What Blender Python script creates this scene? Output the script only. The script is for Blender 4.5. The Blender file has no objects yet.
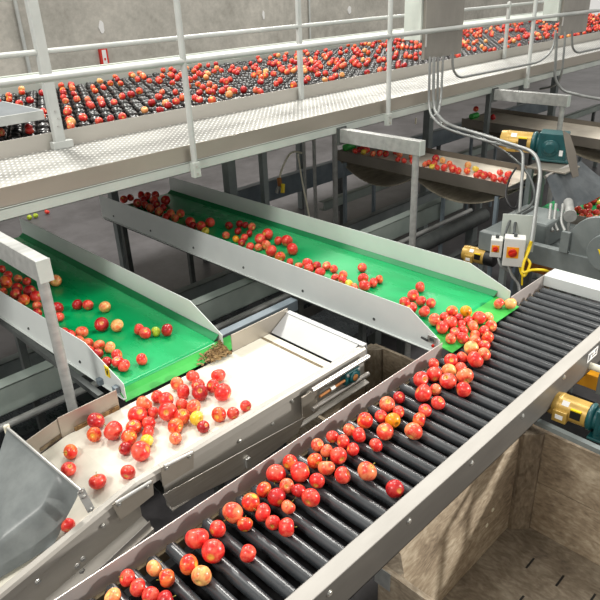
import bpy, bmesh, math, random
from math import sin, cos, pi, sqrt, atan2
from mathutils import Vector, Matrix
random.seed(7)
scene = bpy.context.scene
COL = scene.collection
V = Vector

# ------------------------------------------------------------------ camera
F = 640.9
PITCH, YAW, ROLL = 4.58368485e-01, 8.05059092e-01, -4.21817273e-02
EYE = V((0, 0, 2.8))
fw = V((cos(PITCH) * cos(YAW), cos(PITCH) * sin(YAW), -sin(PITCH)))
r0 = V((sin(YAW), -cos(YAW), 0))
u0 = r0.cross(fw)
RT = r0 * cos(ROLL) + u0 * sin(ROLL)
UP = -r0 * sin(ROLL) + u0 * cos(ROLL)
cd = bpy.data.cameras.new('camera')
cam = bpy.data.objects.new('camera', cd)
COL.objects.link(cam)
cd.sensor_width = 36
cd.lens = F / 600 * 36
cd.clip_start = .05
cd.clip_end = 200
M = Matrix((RT, UP, -fw)).transposed().to_4x4()
M.translation = EYE
cam.matrix_world = M
scene.camera = cam


def ray(x, y):
    return RT * ((x - 300) / F) - UP * ((y - 300) / F) + fw


def at(x, y, z):            # the point at height z seen at photo pixel x, y
    d = ray(x, y)
    return EYE + d * ((z - EYE.z) / d.z)


def aty(x, y, Y):
    d = ray(x, y)
    return EYE + d * (Y / d.y)


def atx(x, y, X):
    d = ray(x, y)
    return EYE + d * (X / d.x)


def atd(x, y, dep):
    return EYE + ray(x, y) * dep


def depth(p):
    return (V(p) - EYE).dot(fw)


# ------------------------------------------------------------------ materials
def newmat(name):
    m = bpy.data.materials.new(name)
    m.use_nodes = True
    nt = m.node_tree
    return m, nt, nt.nodes['Principled BSDF']


def s2l(c):
    return tuple(((v / 255) / 12.92 if v / 255 <= .04045 else ((v / 255 + .055) / 1.055) ** 2.4) for v in c) + (1,)


def node(nt, t, **kw):
    n = nt.nodes.new(t)
    for k, v in kw.items():
        if k in n.inputs:
            n.inputs[k].default_value = v
        else:
            setattr(n, k, v)
    return n


def ramp(nt, fac, stops):
    r = nt.nodes.new('ShaderNodeValToRGB')
    el = r.color_ramp.elements
    while len(el) < len(stops):
        el.new(.5)
    for e, (p, c) in zip(el, stops):
        e.position = p
        e.color = c
    nt.links.new(fac, r.inputs['Fac'])
    return r.outputs['Color']


def surf(name, c1, c2=None, rough=.5, metal=0., scale=6., stretch=(1, 1, 1), bump=0., bscale=60., spec=.5, lo=.35, hi=.65, detail=6, rvar=0., c3=None, coat=0.):
    """A painted, metal, rubber or concrete surface: two or three tones mixed by noise."""
    m, nt, b = newmat(name)
    tc = node(nt, 'ShaderNodeTexCoord')
    mp = node(nt, 'ShaderNodeMapping')
    mp.inputs['Scale'].default_value = stretch
    nt.links.new(tc.outputs['Object'], mp.inputs['Vector'])
    n = node(nt, 'ShaderNodeTexNoise', Scale=scale, Detail=detail, Roughness=.6)
    nt.links.new(mp.outputs[0], n.inputs['Vector'])
    c1 = s2l(c1)
    c2 = s2l(c2) if c2 else c1
    st = [(lo, c1), (hi, c2)]
    if c3:
        st.append((min(.98, hi + .12), s2l(c3)))
    nt.links.new(ramp(nt, n.outputs['Fac'], st), b.inputs['Base Color'])
    b.inputs['Roughness'].default_value = rough
    b.inputs['Metallic'].default_value = metal
    b.inputs['Specular IOR Level'].default_value = spec
    b.inputs['Coat Weight'].default_value = coat
    if rvar:
        mr = node(nt, 'ShaderNodeMapRange')
        mr.inputs['To Min'].default_value = rough - rvar
        mr.inputs['To Max'].default_value = rough + rvar
        nt.links.new(n.outputs['Fac'], mr.inputs['Value'])
        nt.links.new(mr.outputs[0], b.inputs['Roughness'])
    if bump:
        n2 = node(nt, 'ShaderNodeTexNoise', Scale=bscale, Detail=4)
        nt.links.new(mp.outputs[0], n2.inputs['Vector'])
        bp = node(nt, 'ShaderNodeBump', Strength=bump, Distance=.01)
        nt.links.new(n2.outputs['Fac'], bp.inputs['Height'])
        nt.links.new(bp.outputs[0], b.inputs['Normal'])
    return m


MT = {}
MT['stainless'] = surf('stainless_steel', (196, 192, 186), (214, 211, 205), .34, .85, 5, (1, 14, 14), rvar=.08)
MT['stainless_warm'] = surf('stainless_steel_warm', (162, 155, 144), (172, 165, 154), .42, .7, 1.2, (1, 3, 3), rvar=.06)
MT['skirt'] = surf('stainless_steel_skirt', (164, 160, 152), (178, 174, 167), .5, .4, 2, (1, 4, 4), rvar=.06)
MT['guard'] = surf('stainless_steel_guard', (200, 190, 185), (212, 203, 198), .32, .45, 2, (1, 6, 6), rvar=.06)
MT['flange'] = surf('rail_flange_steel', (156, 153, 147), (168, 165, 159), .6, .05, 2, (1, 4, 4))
MT['plate'] = surf('hinge_plate_steel', (146, 139, 128), (162, 155, 144), .45, .5, 3)
MT['bed'] = surf('matt_black_shade_sheet', (16, 16, 17), (26, 26, 27), .9, 0, 8, spec=.1)  # black of the added dark sheets
MT['toe'] = surf('toe_board_steel', (190, 186, 178), (200, 196, 188), .4, .5, 1.2, (1, 3, 3), rvar=.06)
MT['chute_plate'] = surf('end_chute_steel', (172, 174, 175), (184, 186, 186), .5, .3, 2)
MT['web'] = surf('rail_web_steel_shaded', (98, 96, 93), (112, 110, 106), .42, .5, 2, (1, 4, 4))  # flange steel again, its dark reflection put into the colour
MT['rail'] = surf('handrail_paint', (182, 186, 183), (202, 205, 201), .4, .15, 3)
MT['pale'] = surf('pale_grey_paint', (180, 187, 181), (196, 202, 195), .45, 0, 3, bump=.02)
MT['wall_paint'] = surf('side_wall_paint', (206, 212, 210), (216, 221, 218), .42, 0, 2)
MT['beam'] = surf('beam_paint', (138, 150, 144), (162, 172, 165), .55, 0, 2.5, bump=.03)
MT['steel_dark'] = surf('dark_steel', (66, 70, 70), (94, 98, 96), .5, .4, 5)
MT['greyblue'] = surf('grey_blue_paint', (104, 116, 124), (128, 140, 148), .5, 0, 4)
MT['machine'] = surf('machine_grey', (104, 112, 112), (126, 133, 132), .5, .1, 4)
MT['gantry'] = surf('galvanised_steel', (150, 152, 149), (170, 171, 168), .5, .3, 9, (1, 3, 3), rvar=.1)
MT['rubber'] = surf('black_rubber', (44, 47, 50), (58, 62, 65), .27, 0, 14, (1, .4, 1), rvar=.08, spec=.7)
MT['cup'] = surf('black_plastic', (22, 22, 23), (40, 39, 38), .3, 0, 30, spec=.6)
MT['black'] = surf('black_cable', (18, 18, 19), None, .45)
MT['belt_green'] = surf('green_belt', (0, 150, 82), (6, 164, 94), .28, 0, 3, (2, .6, 1), rvar=.08, spec=.5, c3=(70, 176, 122))
MT['belt_edge_green'] = surf('green_belt_edge', (0, 112, 62), (4, 126, 72), .6, 0, 5, (4, .6, 1))  # darker green, for the turned-up belt edge
MT['slide'] = surf('bright_green_plastic', (44, 160, 62), (64, 178, 78), .35, 0, 4)
MT['belt_white'] = surf('white_belt', (208, 205, 190), (219, 216, 202), .5, 0, 5, (.6, 2, 1), spec=.35)
MT['cream'] = surf('cream_strip', (226, 222, 200), (236, 232, 214), .5, 0, 6)
MT['chute_belt'] = surf('pale_chute_belt', (196, 186, 170), (216, 208, 192), .5, 0, 5)
MT['chute'] = surf('weathered_steel', (112, 106, 98), (128, 122, 112), .45, .5, 2)
MT['belly'] = surf('sagging_belt', (118, 112, 98), (150, 142, 124), .6, 0, 8, (1, 4, 1))
MT['gold'] = surf('gold_motor_paint', (176, 142, 66), (200, 166, 88), .38, .2, 5)
MT['teal'] = surf('teal_gearbox_paint', (10, 66, 70), (18, 82, 84), .38, 0, 6, spec=.5)
MT['boxgrey'] = surf('enclosure_steel', (138, 134, 127), (150, 146, 138), .4, .5, 3, (2, 2, 1))
MT['boxpale'] = surf('enclosure_paint', (186, 194, 186), (202, 208, 200), .45, 0, 3)
MT['white'] = surf('white_plastic', (206, 206, 200), (216, 216, 211), .4)
MT['red'] = surf('red_plastic', (190, 34, 18), None, .35)
MT['orange'] = surf('orange_plastic', (240, 160, 24), None, .4)
MT['orange_beam'] = surf('orange_paint', (222, 150, 22), (236, 168, 36), .45, 0, 4)
MT['yellow'] = surf('yellow_plastic', (238, 206, 20), None, .4)
MT['conduit'] = surf('galvanised_conduit', (132, 135, 134), (150, 152, 150), .45, .35, 10)
MT['flap'] = surf('grey_rubber_sheet', (96, 101, 101), (126, 131, 130), .36, 0, 7, (1, 1, 1), bump=.12, bscale=14, spec=.4, lo=.3, hi=.7)
MT['curtain'] = surf('grey_curtain_strip', (72, 78, 82), (100, 105, 108), .4, 0, 8)
MT['bolt'] = surf('zinc_bolt', (200, 200, 196), None, .3, .8)
MT['rust'] = surf('rusty_rod', (150, 92, 46), (176, 120, 66), .6, .3, 20)
MT['stem'] = surf('apple_stem', (112, 98, 30), (150, 140, 44), .6, 0, 40)
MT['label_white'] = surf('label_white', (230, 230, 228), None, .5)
MT['label_ink'] = surf('label_ink', (60, 60, 64), None, .5)
MT['label_red'] = surf('marker_red', (206, 52, 42), None, .5)
MT['litter'] = surf('dry_litter', (96, 72, 42), (158, 130, 84), .8, 0, 60)
MT['dirt'] = surf('grime', (96, 84, 64), (130, 116, 90), .8, 0, 30)
MT['table_top'] = surf('table_top_dark', (96, 102, 106), (108, 114, 118), .5, 0, 6)


def mat_wall():
    m, nt, b = newmat('mottled_concrete_wall')
    tc = node(nt, 'ShaderNodeTexCoord')
    n1 = node(nt, 'ShaderNodeTexNoise', Scale=.9, Detail=8, Roughness=.65)
    n2 = node(nt, 'ShaderNodeTexNoise', Scale=7., Detail=6, Roughness=.7)
    for n in (n1, n2):
        nt.links.new(tc.outputs['Object'], n.inputs['Vector'])
    mx = node(nt, 'ShaderNodeMath', operation='MULTIPLY_ADD')
    mx.inputs[1].default_value = .4
    nt.links.new(n2.outputs['Fac'], mx.inputs[0])
    ad = node(nt, 'ShaderNodeMath', operation='MULTIPLY')
    ad.inputs[1].default_value = .6
    nt.links.new(n1.outputs['Fac'], ad.inputs[0])
    nt.links.new(ad.outputs[0], mx.inputs[2])
    nt.links.new(ramp(nt, mx.outputs[0], [(.36, s2l((150, 147, 138))), (.5, s2l((176, 173, 164))), (.64, s2l((200, 196, 186)))]), b.inputs['Base Color'])
    b.inputs['Roughness'].default_value = .7
    return m


def mat_floor():
    m, nt, b = newmat('concrete_floor')
    tc = node(nt, 'ShaderNodeTexCoord')
    n1 = node(nt, 'ShaderNodeTexNoise', Scale=1.2, Detail=8, Roughness=.7)
    nt.links.new(tc.outputs['Object'], n1.inputs['Vector'])
    nt.links.new(ramp(nt, n1.outputs['Fac'], [(.35, s2l((68, 66, 68))), (.6, s2l((98, 96, 98)))]), b.inputs['Base Color'])
    b.inputs['Roughness'].default_value = .45
    return m


def mat_checker():
    m, nt, b = newmat('checker_plate_steel')
    tc = node(nt, 'ShaderNodeTexCoord')
    sx = node(nt, 'ShaderNodeSeparateXYZ')
    nt.links.new(tc.outputs['Object'], sx.inputs[0])

    def mth(op, a, bb=None):
        n = node(nt, 'ShaderNodeMath', operation=op)
        for i, v in enumerate((a, bb)):
            if v is None:
                continue
            if isinstance(v, (int, float)):
                n.inputs[i].default_value = v
            else:
                nt.links.new(v, n.inputs[i])
        return n.outputs[0]
    a = mth('ADD', sx.outputs['X'], sx.outputs['Y'])
    c = mth('SUBTRACT', sx.outputs['X'], sx.outputs['Y'])
    sa = mth('SINE', mth('MULTIPLY', a, 75.))
    sc = mth('SINE', mth('MULTIPLY', c, 150.))
    prod = mth('MULTIPLY', mth('MAXIMUM', sa, 0.), mth('MAXIMUM', sc, 0.))
    bars = mth('GREATER_THAN', prod, .25)
    n1 = node(nt, 'ShaderNodeTexNoise', Scale=2.2, Detail=6)
    nt.links.new(tc.outputs['Object'], n1.inputs['Vector'])
    base = ramp(nt, n1.outputs['Fac'], [(.35, s2l((146, 146, 142))), (.65, s2l((170, 170, 165)))])
    mix = node(nt, 'ShaderNodeMix', data_type='RGBA')
    nt.links.new(bars, mix.inputs['Factor'])
    nt.links.new(base, mix.inputs['A'])
    mix.inputs['B'].default_value = s2l((222, 222, 218))
    nt.links.new(mix.outputs['Result'], b.inputs['Base Color'])
    b.inputs['Metallic'].default_value = .45
    b.inputs['Roughness'].default_value = .42
    bp = node(nt, 'ShaderNodeBump', Strength=.6, Distance=.003)
    nt.links.new(mth('ABSOLUTE', prod), bp.inputs['Height'])
    nt.links.new(bp.outputs[0], b.inputs['Normal'])
    return m


def mat_ply(name, axis, tone=1., seed=0.):
    """weathered plywood: wavering growth rings drawn out along one axis, with worn paler patches"""
    m, nt, b = newmat(name)
    tc = node(nt, 'ShaderNodeTexCoord')
    mp = node(nt, 'ShaderNodeMapping')
    st = [1., 1., 1.]
    st[axis] = .45
    mp.inputs['Scale'].default_value = st
    mp.inputs['Location'].default_value = (seed, seed * .7, seed * .3)
    nt.links.new(tc.outputs['Object'], mp.inputs['Vector'])
    wv = node(nt, 'ShaderNodeTexNoise', Scale=16., Detail=3, Distortion=2.6)
    nt.links.new(mp.outputs[0], wv.inputs['Vector'])
    n2 = node(nt, 'ShaderNodeTexNoise', Scale=70., Detail=5)
    nt.links.new(mp.outputs[0], n2.inputs['Vector'])
    n3 = node(nt, 'ShaderNodeTexNoise', Scale=3.2, Detail=6, Roughness=.65)
    nt.links.new(tc.outputs['Object'], n3.inputs['Vector'])

    def mad(v, k, add):
        n = node(nt, 'ShaderNodeMath', operation='MULTIPLY_ADD')
        n.inputs[1].default_value = k
        nt.links.new(v, n.inputs[0])
        if isinstance(add, float):
            n.inputs[2].default_value = add
        else:
            nt.links.new(add, n.inputs[2])
        return n.outputs[0]
    f = mad(n3.outputs['Fac'], .5, mad(n2.outputs['Fac'], .2, mad(wv.outputs['Fac'], .3, 0.)))

    def t(c):
        return s2l(tuple(min(255, v * tone) for v in c))
    nt.links.new(ramp(nt, f, [(.36, t((112, 98, 82))), (.5, t((160, 145, 124))), (.66, t((206, 194, 172)))]), b.inputs['Base Color'])
    b.inputs['Roughness'].default_value = .75
    return m


MT['wall'] = mat_wall()
MT['floor'] = mat_floor()
MT['checker'] = mat_checker()
MT['plyx'] = mat_ply('weathered_plywood', 0)
MT['plyy'] = mat_ply('weathered_plywood_side', 1)
MT['plyfloor'] = mat_ply('weathered_plywood_floor_shaded', 1, .78)  # same plywood, shade on the bin floor put into the tone
MT['post'] = mat_ply('corner_post_wood', 2, .85)


def mat_apple(name, main, streak, pole, amt=.5, blotch=None):
    """Apple skin: streaks run from pole to pole, a paler hollow at the stem; lp is the skin point relative to the apple."""
    m, nt, b = newmat(name)
    at_ = node(nt, 'ShaderNodeAttribute', attribute_name='lp')
    oi = node(nt, 'ShaderNodeObjectInfo')
    mp = node(nt, 'ShaderNodeMapping')
    mp.inputs['Scale'].default_value = (1, 1, .22)
    ad = node(nt, 'ShaderNodeVectorMath', operation='ADD')
    sc = node(nt, 'ShaderNodeVectorMath', operation='SCALE')
    sc.inputs['Scale'].default_value = 37.
    cb = node(nt, 'ShaderNodeCombineXYZ')
    for i in range(3):
        nt.links.new(oi.outputs['Random'], cb.inputs[i])
    nt.links.new(cb.outputs[0], sc.inputs[0])
    nt.links.new(at_.outputs['Vector'], mp.inputs['Vector'])
    nt.links.new(mp.outputs[0], ad.inputs[0])
    nt.links.new(sc.outputs[0], ad.inputs[1])
    n = node(nt, 'ShaderNodeTexNoise', Scale=3.2, Detail=5, Roughness=.62)
    nt.links.new(ad.outputs[0], n.inputs['Vector'])
    nb = node(nt, 'ShaderNodeTexNoise', Scale=.9, Detail=2)
    ad2 = node(nt, 'ShaderNodeVectorMath', operation='ADD')
    nt.links.new(at_.outputs['Vector'], ad2.inputs[0])
    nt.links.new(sc.outputs[0], ad2.inputs[1])
    nt.links.new(ad2.outputs[0], nb.inputs['Vector'])
    sx = node(nt, 'ShaderNodeSeparateXYZ')
    nt.links.new(at_.outputs['Vector'], sx.inputs[0])
    c_main, c_st, c_p = s2l(main), s2l(streak), s2l(pole)
    su = node(nt, 'ShaderNodeMath', operation='ADD')
    nt.links.new(n.outputs['Fac'], su.inputs[0])
    nt.links.new(nb.outputs['Fac'], su.inputs[1])
    lo = 1.17 - amt * .4
    mr = node(nt, 'ShaderNodeMapRange')
    mr.interpolation_type = 'SMOOTHSTEP'
    mr.inputs['From Min'].default_value = lo - .1
    mr.inputs['From Max'].default_value = lo + .16
    nt.links.new(su.outputs[0], mr.inputs['Value'])
    mx = node(nt, 'ShaderNodeMix', data_type='RGBA')
    nt.links.new(mr.outputs[0], mx.inputs['Factor'])
    mx.inputs['A'].default_value = c_main
    mx.inputs['B'].default_value = c_st
    # stem hollow and calyx: distance to the axis
    xy = node(nt, 'ShaderNodeVectorMath', operation='MULTIPLY')
    xy.inputs[1].default_value = (1, 1, 0)
    nt.links.new(at_.outputs['Vector'], xy.inputs[0])
    ln = node(nt, 'ShaderNodeVectorMath', operation='LENGTH')
    nt.links.new(xy.outputs[0], ln.inputs[0])
    nz = node(nt, 'ShaderNodeMath', operation='MULTIPLY_ADD')
    nz.inputs[1].default_value = .5
    nt.links.new(n.outputs['Fac'], nz.inputs[0])
    nt.links.new(ln.outputs['Value'], nz.inputs[2])
    mr2 = node(nt, 'ShaderNodeMapRange')
    mr2.interpolation_type = 'SMOOTHSTEP'
    mr2.inputs['From Min'].default_value = .38
    mr2.inputs['From Max'].default_value = .66
    mr2.inputs['To Min'].default_value = 1
    mr2.inputs['To Max'].default_value = 0
    nt.links.new(nz.outputs[0], mr2.inputs['Value'])
    mx2 = node(nt, 'ShaderNodeMix', data_type='RGBA')
    nt.links.new(mr2.outputs[0], mx2.inputs['Factor'])
    nt.links.new(mx.outputs['Result'], mx2.inputs['A'])
    mx2.inputs['B'].default_value = c_p
    # lenticels
    vo = node(nt, 'ShaderNodeTexVoronoi', Scale=9.)
    nt.links.new(ad2.outputs[0], vo.inputs['Vector'])
    lt = node(nt, 'ShaderNodeMath', operation='LESS_THAN')
    lt.inputs[1].default_value = .12
    nt.links.new(vo.outputs['Distance'], lt.inputs[0])
    lf = node(nt, 'ShaderNodeMath', operation='MULTIPLY')
    lf.inputs[1].default_value = .3
    nt.links.new(lt.outputs[0], lf.inputs[0])
    mx3 = node(nt, 'ShaderNodeMix', data_type='RGBA')
    nt.links.new(lf.outputs[0], mx3.inputs['Factor'])
    nt.links.new(mx2.outputs['Result'], mx3.inputs['A'])
    mx3.inputs['B'].default_value = s2l((244, 214, 150))
    nt.links.new(mx3.outputs['Result'], b.inputs['Base Color'])
    b.inputs['Roughness'].default_value = .3
    b.inputs['Specular IOR Level'].default_value = .5
    b.inputs['Subsurface Weight'].default_value = 0
    return m


APM = {
    'r': mat_apple('apple_red', (214, 40, 38), (230, 92, 70), (216, 160, 70), .42),
    'd': mat_apple('apple_deep_red', (158, 18, 26), (192, 40, 38), (196, 130, 60), .4),
    'k': mat_apple('apple_red_and_gold', (212, 40, 34), (232, 120, 58), (232, 186, 66), .46),
    'o': mat_apple('apple_blush', (220, 66, 50), (234, 132, 86), (230, 180, 92), .5),
    'p': mat_apple('apple_pale_blush', (230, 120, 74), (240, 178, 108), (236, 196, 106), .6),
    'y': mat_apple('apple_yellow', (226, 190, 44), (238, 212, 96), (190, 170, 40), .5),
    'a': mat_apple('apple_amber', (226, 158, 14), (230, 120, 30), (150, 100, 20), .4),
    'g': mat_apple('apple_green', (150, 178, 30), (188, 204, 60), (140, 150, 30), .5),
}
WORDS = {'r': 'red', 'd': 'crimson', 'k': 'red-gold', 'o': 'orange', 'p': 'peach', 'y': 'yellow', 'a': 'amber', 'g': 'green'}


# ------------------------------------------------------------------ mesh helpers
class MB:
    def __init__(self):
        self.v, self.f, self.m = [], [], []

    def add(self, vs, fs, mi=0):
        n = len(self.v)
        self.v += [tuple(p) for p in vs]
        self.f += [tuple(i + n for i in f) for f in fs]
        self.m += [mi] * len(fs)
        return self

    def box(self, x0, x1, y0, y1, z0, z1, mi=0):
        vs = [(x, y, z) for x in (x0, x1) for y in (y0, y1) for z in (z0, z1)]
        return self.add(vs, [(0, 1, 3, 2), (4, 6, 7, 5), (0, 4, 5, 1), (2, 3, 7, 6), (0, 2, 6, 4), (1, 5, 7, 3)], mi)

    def obox(self, c, ax, ay, az, mi=0):
        c, ax, ay, az = V(c), V(ax), V(ay), V(az)
        vs = [c + ax * i + ay * j + az * k for i in (-1, 1) for j in (-1, 1) for k in (-1, 1)]
        return self.add(vs, [(0, 1, 3, 2), (4, 6, 7, 5), (0, 4, 5, 1), (2, 3, 7, 6), (0, 2, 6, 4), (1, 5, 7, 3)], mi)

    def prism(self, poly, ext, mi=0):
        """closed polygon (3D points) swept by the vector ext"""
        ext = V(ext)
        n = len(poly)
        a = [V(p) for p in poly]
        vs = a + [p + ext for p in a]
        fs = [tuple(range(n))[::-1], tuple(range(n, 2 * n))] + [(i, (i + 1) % n, n + (i + 1) % n, n + i) for i in range(n)]
        return self.add(vs, fs, mi)

    def rings(self, rings, caps=True, mi=0, closed=True):
        n = len(rings[0])
        vs = [p for r in rings for p in r]
        fs = []
        for k in range(len(rings) - 1):
            for i in range(n if closed else n - 1):
                j = (i + 1) % n
                fs.append((k * n + i, k * n + j, (k + 1) * n + j, (k + 1) * n + i))
        if caps:
            fs.append(tuple(range(n))[::-1])
            fs.append(tuple(range((len(rings) - 1) * n, len(rings) * n)))
        return self.add(vs, fs, mi)

    def tube(self, pts, r, n=10, mi=0, caps=True):
        pts = [V(p) for p in pts]
        rs = r if isinstance(r, (list, tuple)) else [r] * len(pts)
        out, prev = [], None
        for i, p in enumerate(pts):
            t = (pts[min(i + 1, len(pts) - 1)] - pts[max(i - 1, 0)]).normalized()
            if prev is None:
                a = t.orthogonal().normalized()
            else:
                a = (prev - t * prev.dot(t)).normalized()
            prev = a
            b = t.cross(a)
            out.append([p + (a * cos(2 * pi * k / n) + b * sin(2 * pi * k / n)) * rs[i] for k in range(n)])
        return self.rings(out, caps, mi)

    def cyl(self, p0, p1, r, n=16, mi=0, r1=None):
        return self.tube([p0, p1], [r, r if r1 is None else r1], n, mi)

    def lathe(self, prof, p0, axis, n=18, mi=0):
        """profile (distance along axis, radius) turned about axis from p0"""
        p0, t = V(p0), V(axis).normalized()
        a = t.orthogonal().normalized()
        b = t.cross(a)
        return self.rings([[p0 + t * s + (a * cos(2 * pi * k / n) + b * sin(2 * pi * k / n)) * max(r, 1e-4) for k in range(n)] for s, r in prof], True, mi)

    def sheet(self, grid, th, mi=0):
        """grid of points [row][col] thickened by th along its own normals"""
        R, Cn = len(grid), len(grid[0])
        g = [[V(p) for p in row] for row in grid]
        nb = [[None] * Cn for _ in range(R)]
        for i in range(R):
            for j in range(Cn):
                du = g[min(i + 1, R - 1)][j] - g[max(i - 1, 0)][j]
                dv = g[i][min(j + 1, Cn - 1)] - g[i][max(j - 1, 0)]
                nb[i][j] = du.cross(dv).normalized() * th
        top = [g[i][j] for i in range(R) for j in range(Cn)]
        bot = [g[i][j] - nb[i][j] for i in range(R) for j in range(Cn)]
        N = R * Cn
        fs = []
        for i in range(R - 1):
            for j in range(Cn - 1):
                a, b, c, d = i * Cn + j, (i + 1) * Cn + j, (i + 1) * Cn + j + 1, i * Cn + j + 1
                fs += [(a, b, c, d), (N + d, N + c, N + b, N + a)]
        for i in range(R - 1):
            a, b = i * Cn, (i + 1) * Cn
            fs.append((a, N + a, N + b, b))
            a, b = i * Cn + Cn - 1, (i + 1) * Cn + Cn - 1
            fs.append((b, N + b, N + a, a))
        for j in range(Cn - 1):
            fs.append((j + 1, N + j + 1, N + j, j))
            a = (R - 1) * Cn + j
            fs.append((a, N + a, N + a + 1, a + 1))
        return self.add(top + bot, fs, mi)


def bend(pts, r=.06, n=6):
    """polyline with rounded corners"""
    pts = [V(p) for p in pts]
    out = [pts[0]]
    for i in range(1, len(pts) - 1):
        a, b, c = pts[i - 1], pts[i], pts[i + 1]
        l = min(r, (a - b).length * .49, (c - b).length * .49)
        p, q = b + (a - b).normalized() * l, b + (c - b).normalized() * l
        for k in range(n + 1):
            t = k / n
            out.append(p * (1 - t) ** 2 + b * 2 * t * (1 - t) + q * t * t)
    out.append(pts[-1])
    return out


def spline(pts, n=8):
    pts = [V(p) for p in pts]
    out = []
    for i in range(len(pts) - 1):
        p0, p1, p2, p3 = pts[max(i - 1, 0)], pts[i], pts[i + 1], pts[min(i + 2, len(pts) - 1)]
        for k in range(n):
            t = k / n
            out.append(.5 * ((2 * p1) + (p2 - p0) * t + (2 * p0 - 5 * p1 + 4 * p2 - p3) * t * t + (3 * p1 - p0 - 3 * p2 + p3) * t ** 3))
    out.append(pts[-1])
    return out


def obj(name, mb, mat, parent=None, bevel=0., smooth=False, base=None, label=None):
    """link one mesh object; a top-level one gets its origin at the middle of its base"""
    vs = [V(p) for p in mb.v]
    if parent is None or parent.type != 'EMPTY' or base:
        lo = V([min(p[i] for p in vs) for i in range(3)])
        hi = V([max(p[i] for p in vs) for i in range(3)])
        org = V(((lo.x + hi.x) / 2, (lo.y + hi.y) / 2, lo.z))
    else:
        org = V(parent['org'])
    me = bpy.data.meshes.new(name)
    me.from_pydata([p - org for p in vs], [], mb.f)
    mats = mat if isinstance(mat, (list, tuple)) else [mat]
    for mm in mats:
        me.materials.append(MT[mm] if isinstance(mm, str) else mm)
    me.polygons.foreach_set('material_index', mb.m)
    bm = bmesh.new()
    bm.from_mesh(me)
    bmesh.ops.recalc_face_normals(bm, faces=bm.faces)
    bm.to_mesh(me)
    bm.free()
    if smooth:
        me.polygons.foreach_set('use_smooth', [True] * len(me.polygons))
        me.set_sharp_from_angle(angle=math.radians(42))
    me.update()
    o = bpy.data.objects.new(name, me)
    COL.objects.link(o)
    o['org'] = tuple(org)
    if parent is not None:
        o.parent = parent
        o.location = org - V(parent['org'])
    else:
        o.location = org
    if bevel:
        bv = o.modifiers.new('edge', 'BEVEL')
        bv.width = bevel
        bv.segments = 2
        bv.limit_method = 'ANGLE'
        bv.angle_limit = math.radians(50)
    if label:
        o['label'] = label
    return o


def thing(name, label, cat, loc, group=None):
    o = bpy.data.objects.new(name, None)
    COL.objects.link(o)
    o.location = loc
    o.empty_display_size = .1
    o['org'] = tuple(loc)
    o['label'] = label
    o['category'] = cat
    if group:
        o['group'] = group
    return o


def tag(o, label, cat, group=None, kind=None):
    o['label'] = label
    o['category'] = cat
    if group:
        o['group'] = group
    if kind:
        o['kind'] = kind
    return o


def struct(name, mb, mat, label=None):
    o = obj(name, mb, mat)
    o['kind'] = 'structure'
    if label:
        o['label'] = label
    return o


def bolt_mb(p, axis, r=.008, h=.006):
    m = MB()
    a = V(axis).normalized()
    m.cyl(V(p) - a * .002, V(p) + a * h, r, 6)
    m.cyl(V(p) - a * .002, V(p) + a * .0015, r * 1.5, 14)
    return m


# ------------------------------------------------------------------ the setting
fl = struct('floor', MB().box(-3, 24, -3, 11.2, -.2, 0), 'floor')
wl = struct('wall_back', MB().box(-3, 24, 11.2, 11.5, 0, 7), 'wall')

# ------------------------------------------------------------------ roller conveyor
PX = .0769
X0 = .936
RR = .0235
RZ = 1.15 - .071 - .0
RTOP = RZ + RR
rc = thing('roller_conveyor', 'long roller conveyor of black rubber rollers carrying red apples across the front', 'conveyor', (1.9, 1.24, 0))
g = MB()
g.box(.05, 2.445, 1.519, 1.523, 1.04, 1.15)
g.box(.05, 2.445, 1.523, 1.55, 1.04, 1.045)
obj('side_guard', g, 'guard', rc, .0012)
g = MB()
g.box(3.135, 3.62, 1.519, 1.523, 1.04, 1.15)
g.box(3.135, 3.62, 1.523, 1.55, 1.04, 1.045)
obj('side_guard', g, 'guard', rc, .0012)
g = MB()          # near channel: flange on top, web outside
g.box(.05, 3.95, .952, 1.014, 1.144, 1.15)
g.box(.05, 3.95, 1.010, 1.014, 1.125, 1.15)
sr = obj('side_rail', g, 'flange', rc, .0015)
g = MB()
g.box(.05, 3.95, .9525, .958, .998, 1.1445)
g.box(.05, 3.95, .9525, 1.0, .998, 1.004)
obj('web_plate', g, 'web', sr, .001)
g = MB()
g.box(.05, 3.6, 1.505, 1.519, 1.02, 1.062)
obj('bearing_strip', g, 'dirt', rc)
k = 0
for i in range(-11, 34):
    x = X0 + PX * i - .015
    if x < .08:
        continue
    m = MB()
    m.lathe([(0, .008), (.012, .008), (.012, .019), (.016, RR), (.47, RR), (.474, .019), (.474, .008), (.486, .008)], (x, 1.5035, RZ), (0, -1, 0), 20)
    obj('roller', m, 'rubber', rc, smooth=True)
for px in [(329.5, 593), (409, 521), (471.7, 463), (522.5, 416), (564, 377)]:
    p = aty(px[0], px[1], .952)
    obj('bolt', bolt_mb(p, (0, -1, 0)), 'bolt', rc)
m = MB()
m.box(3.535, 3.67, .958, 1.518, 1.146, 1.15)
m.box(3.532, 3.536, .958, 1.518, 1.085, 1.15)
m.box(3.532, 3.56, .958, 1.518, 1.083, 1.087)
obj('end_plate', m, 'wall_paint', rc, .001)
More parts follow.
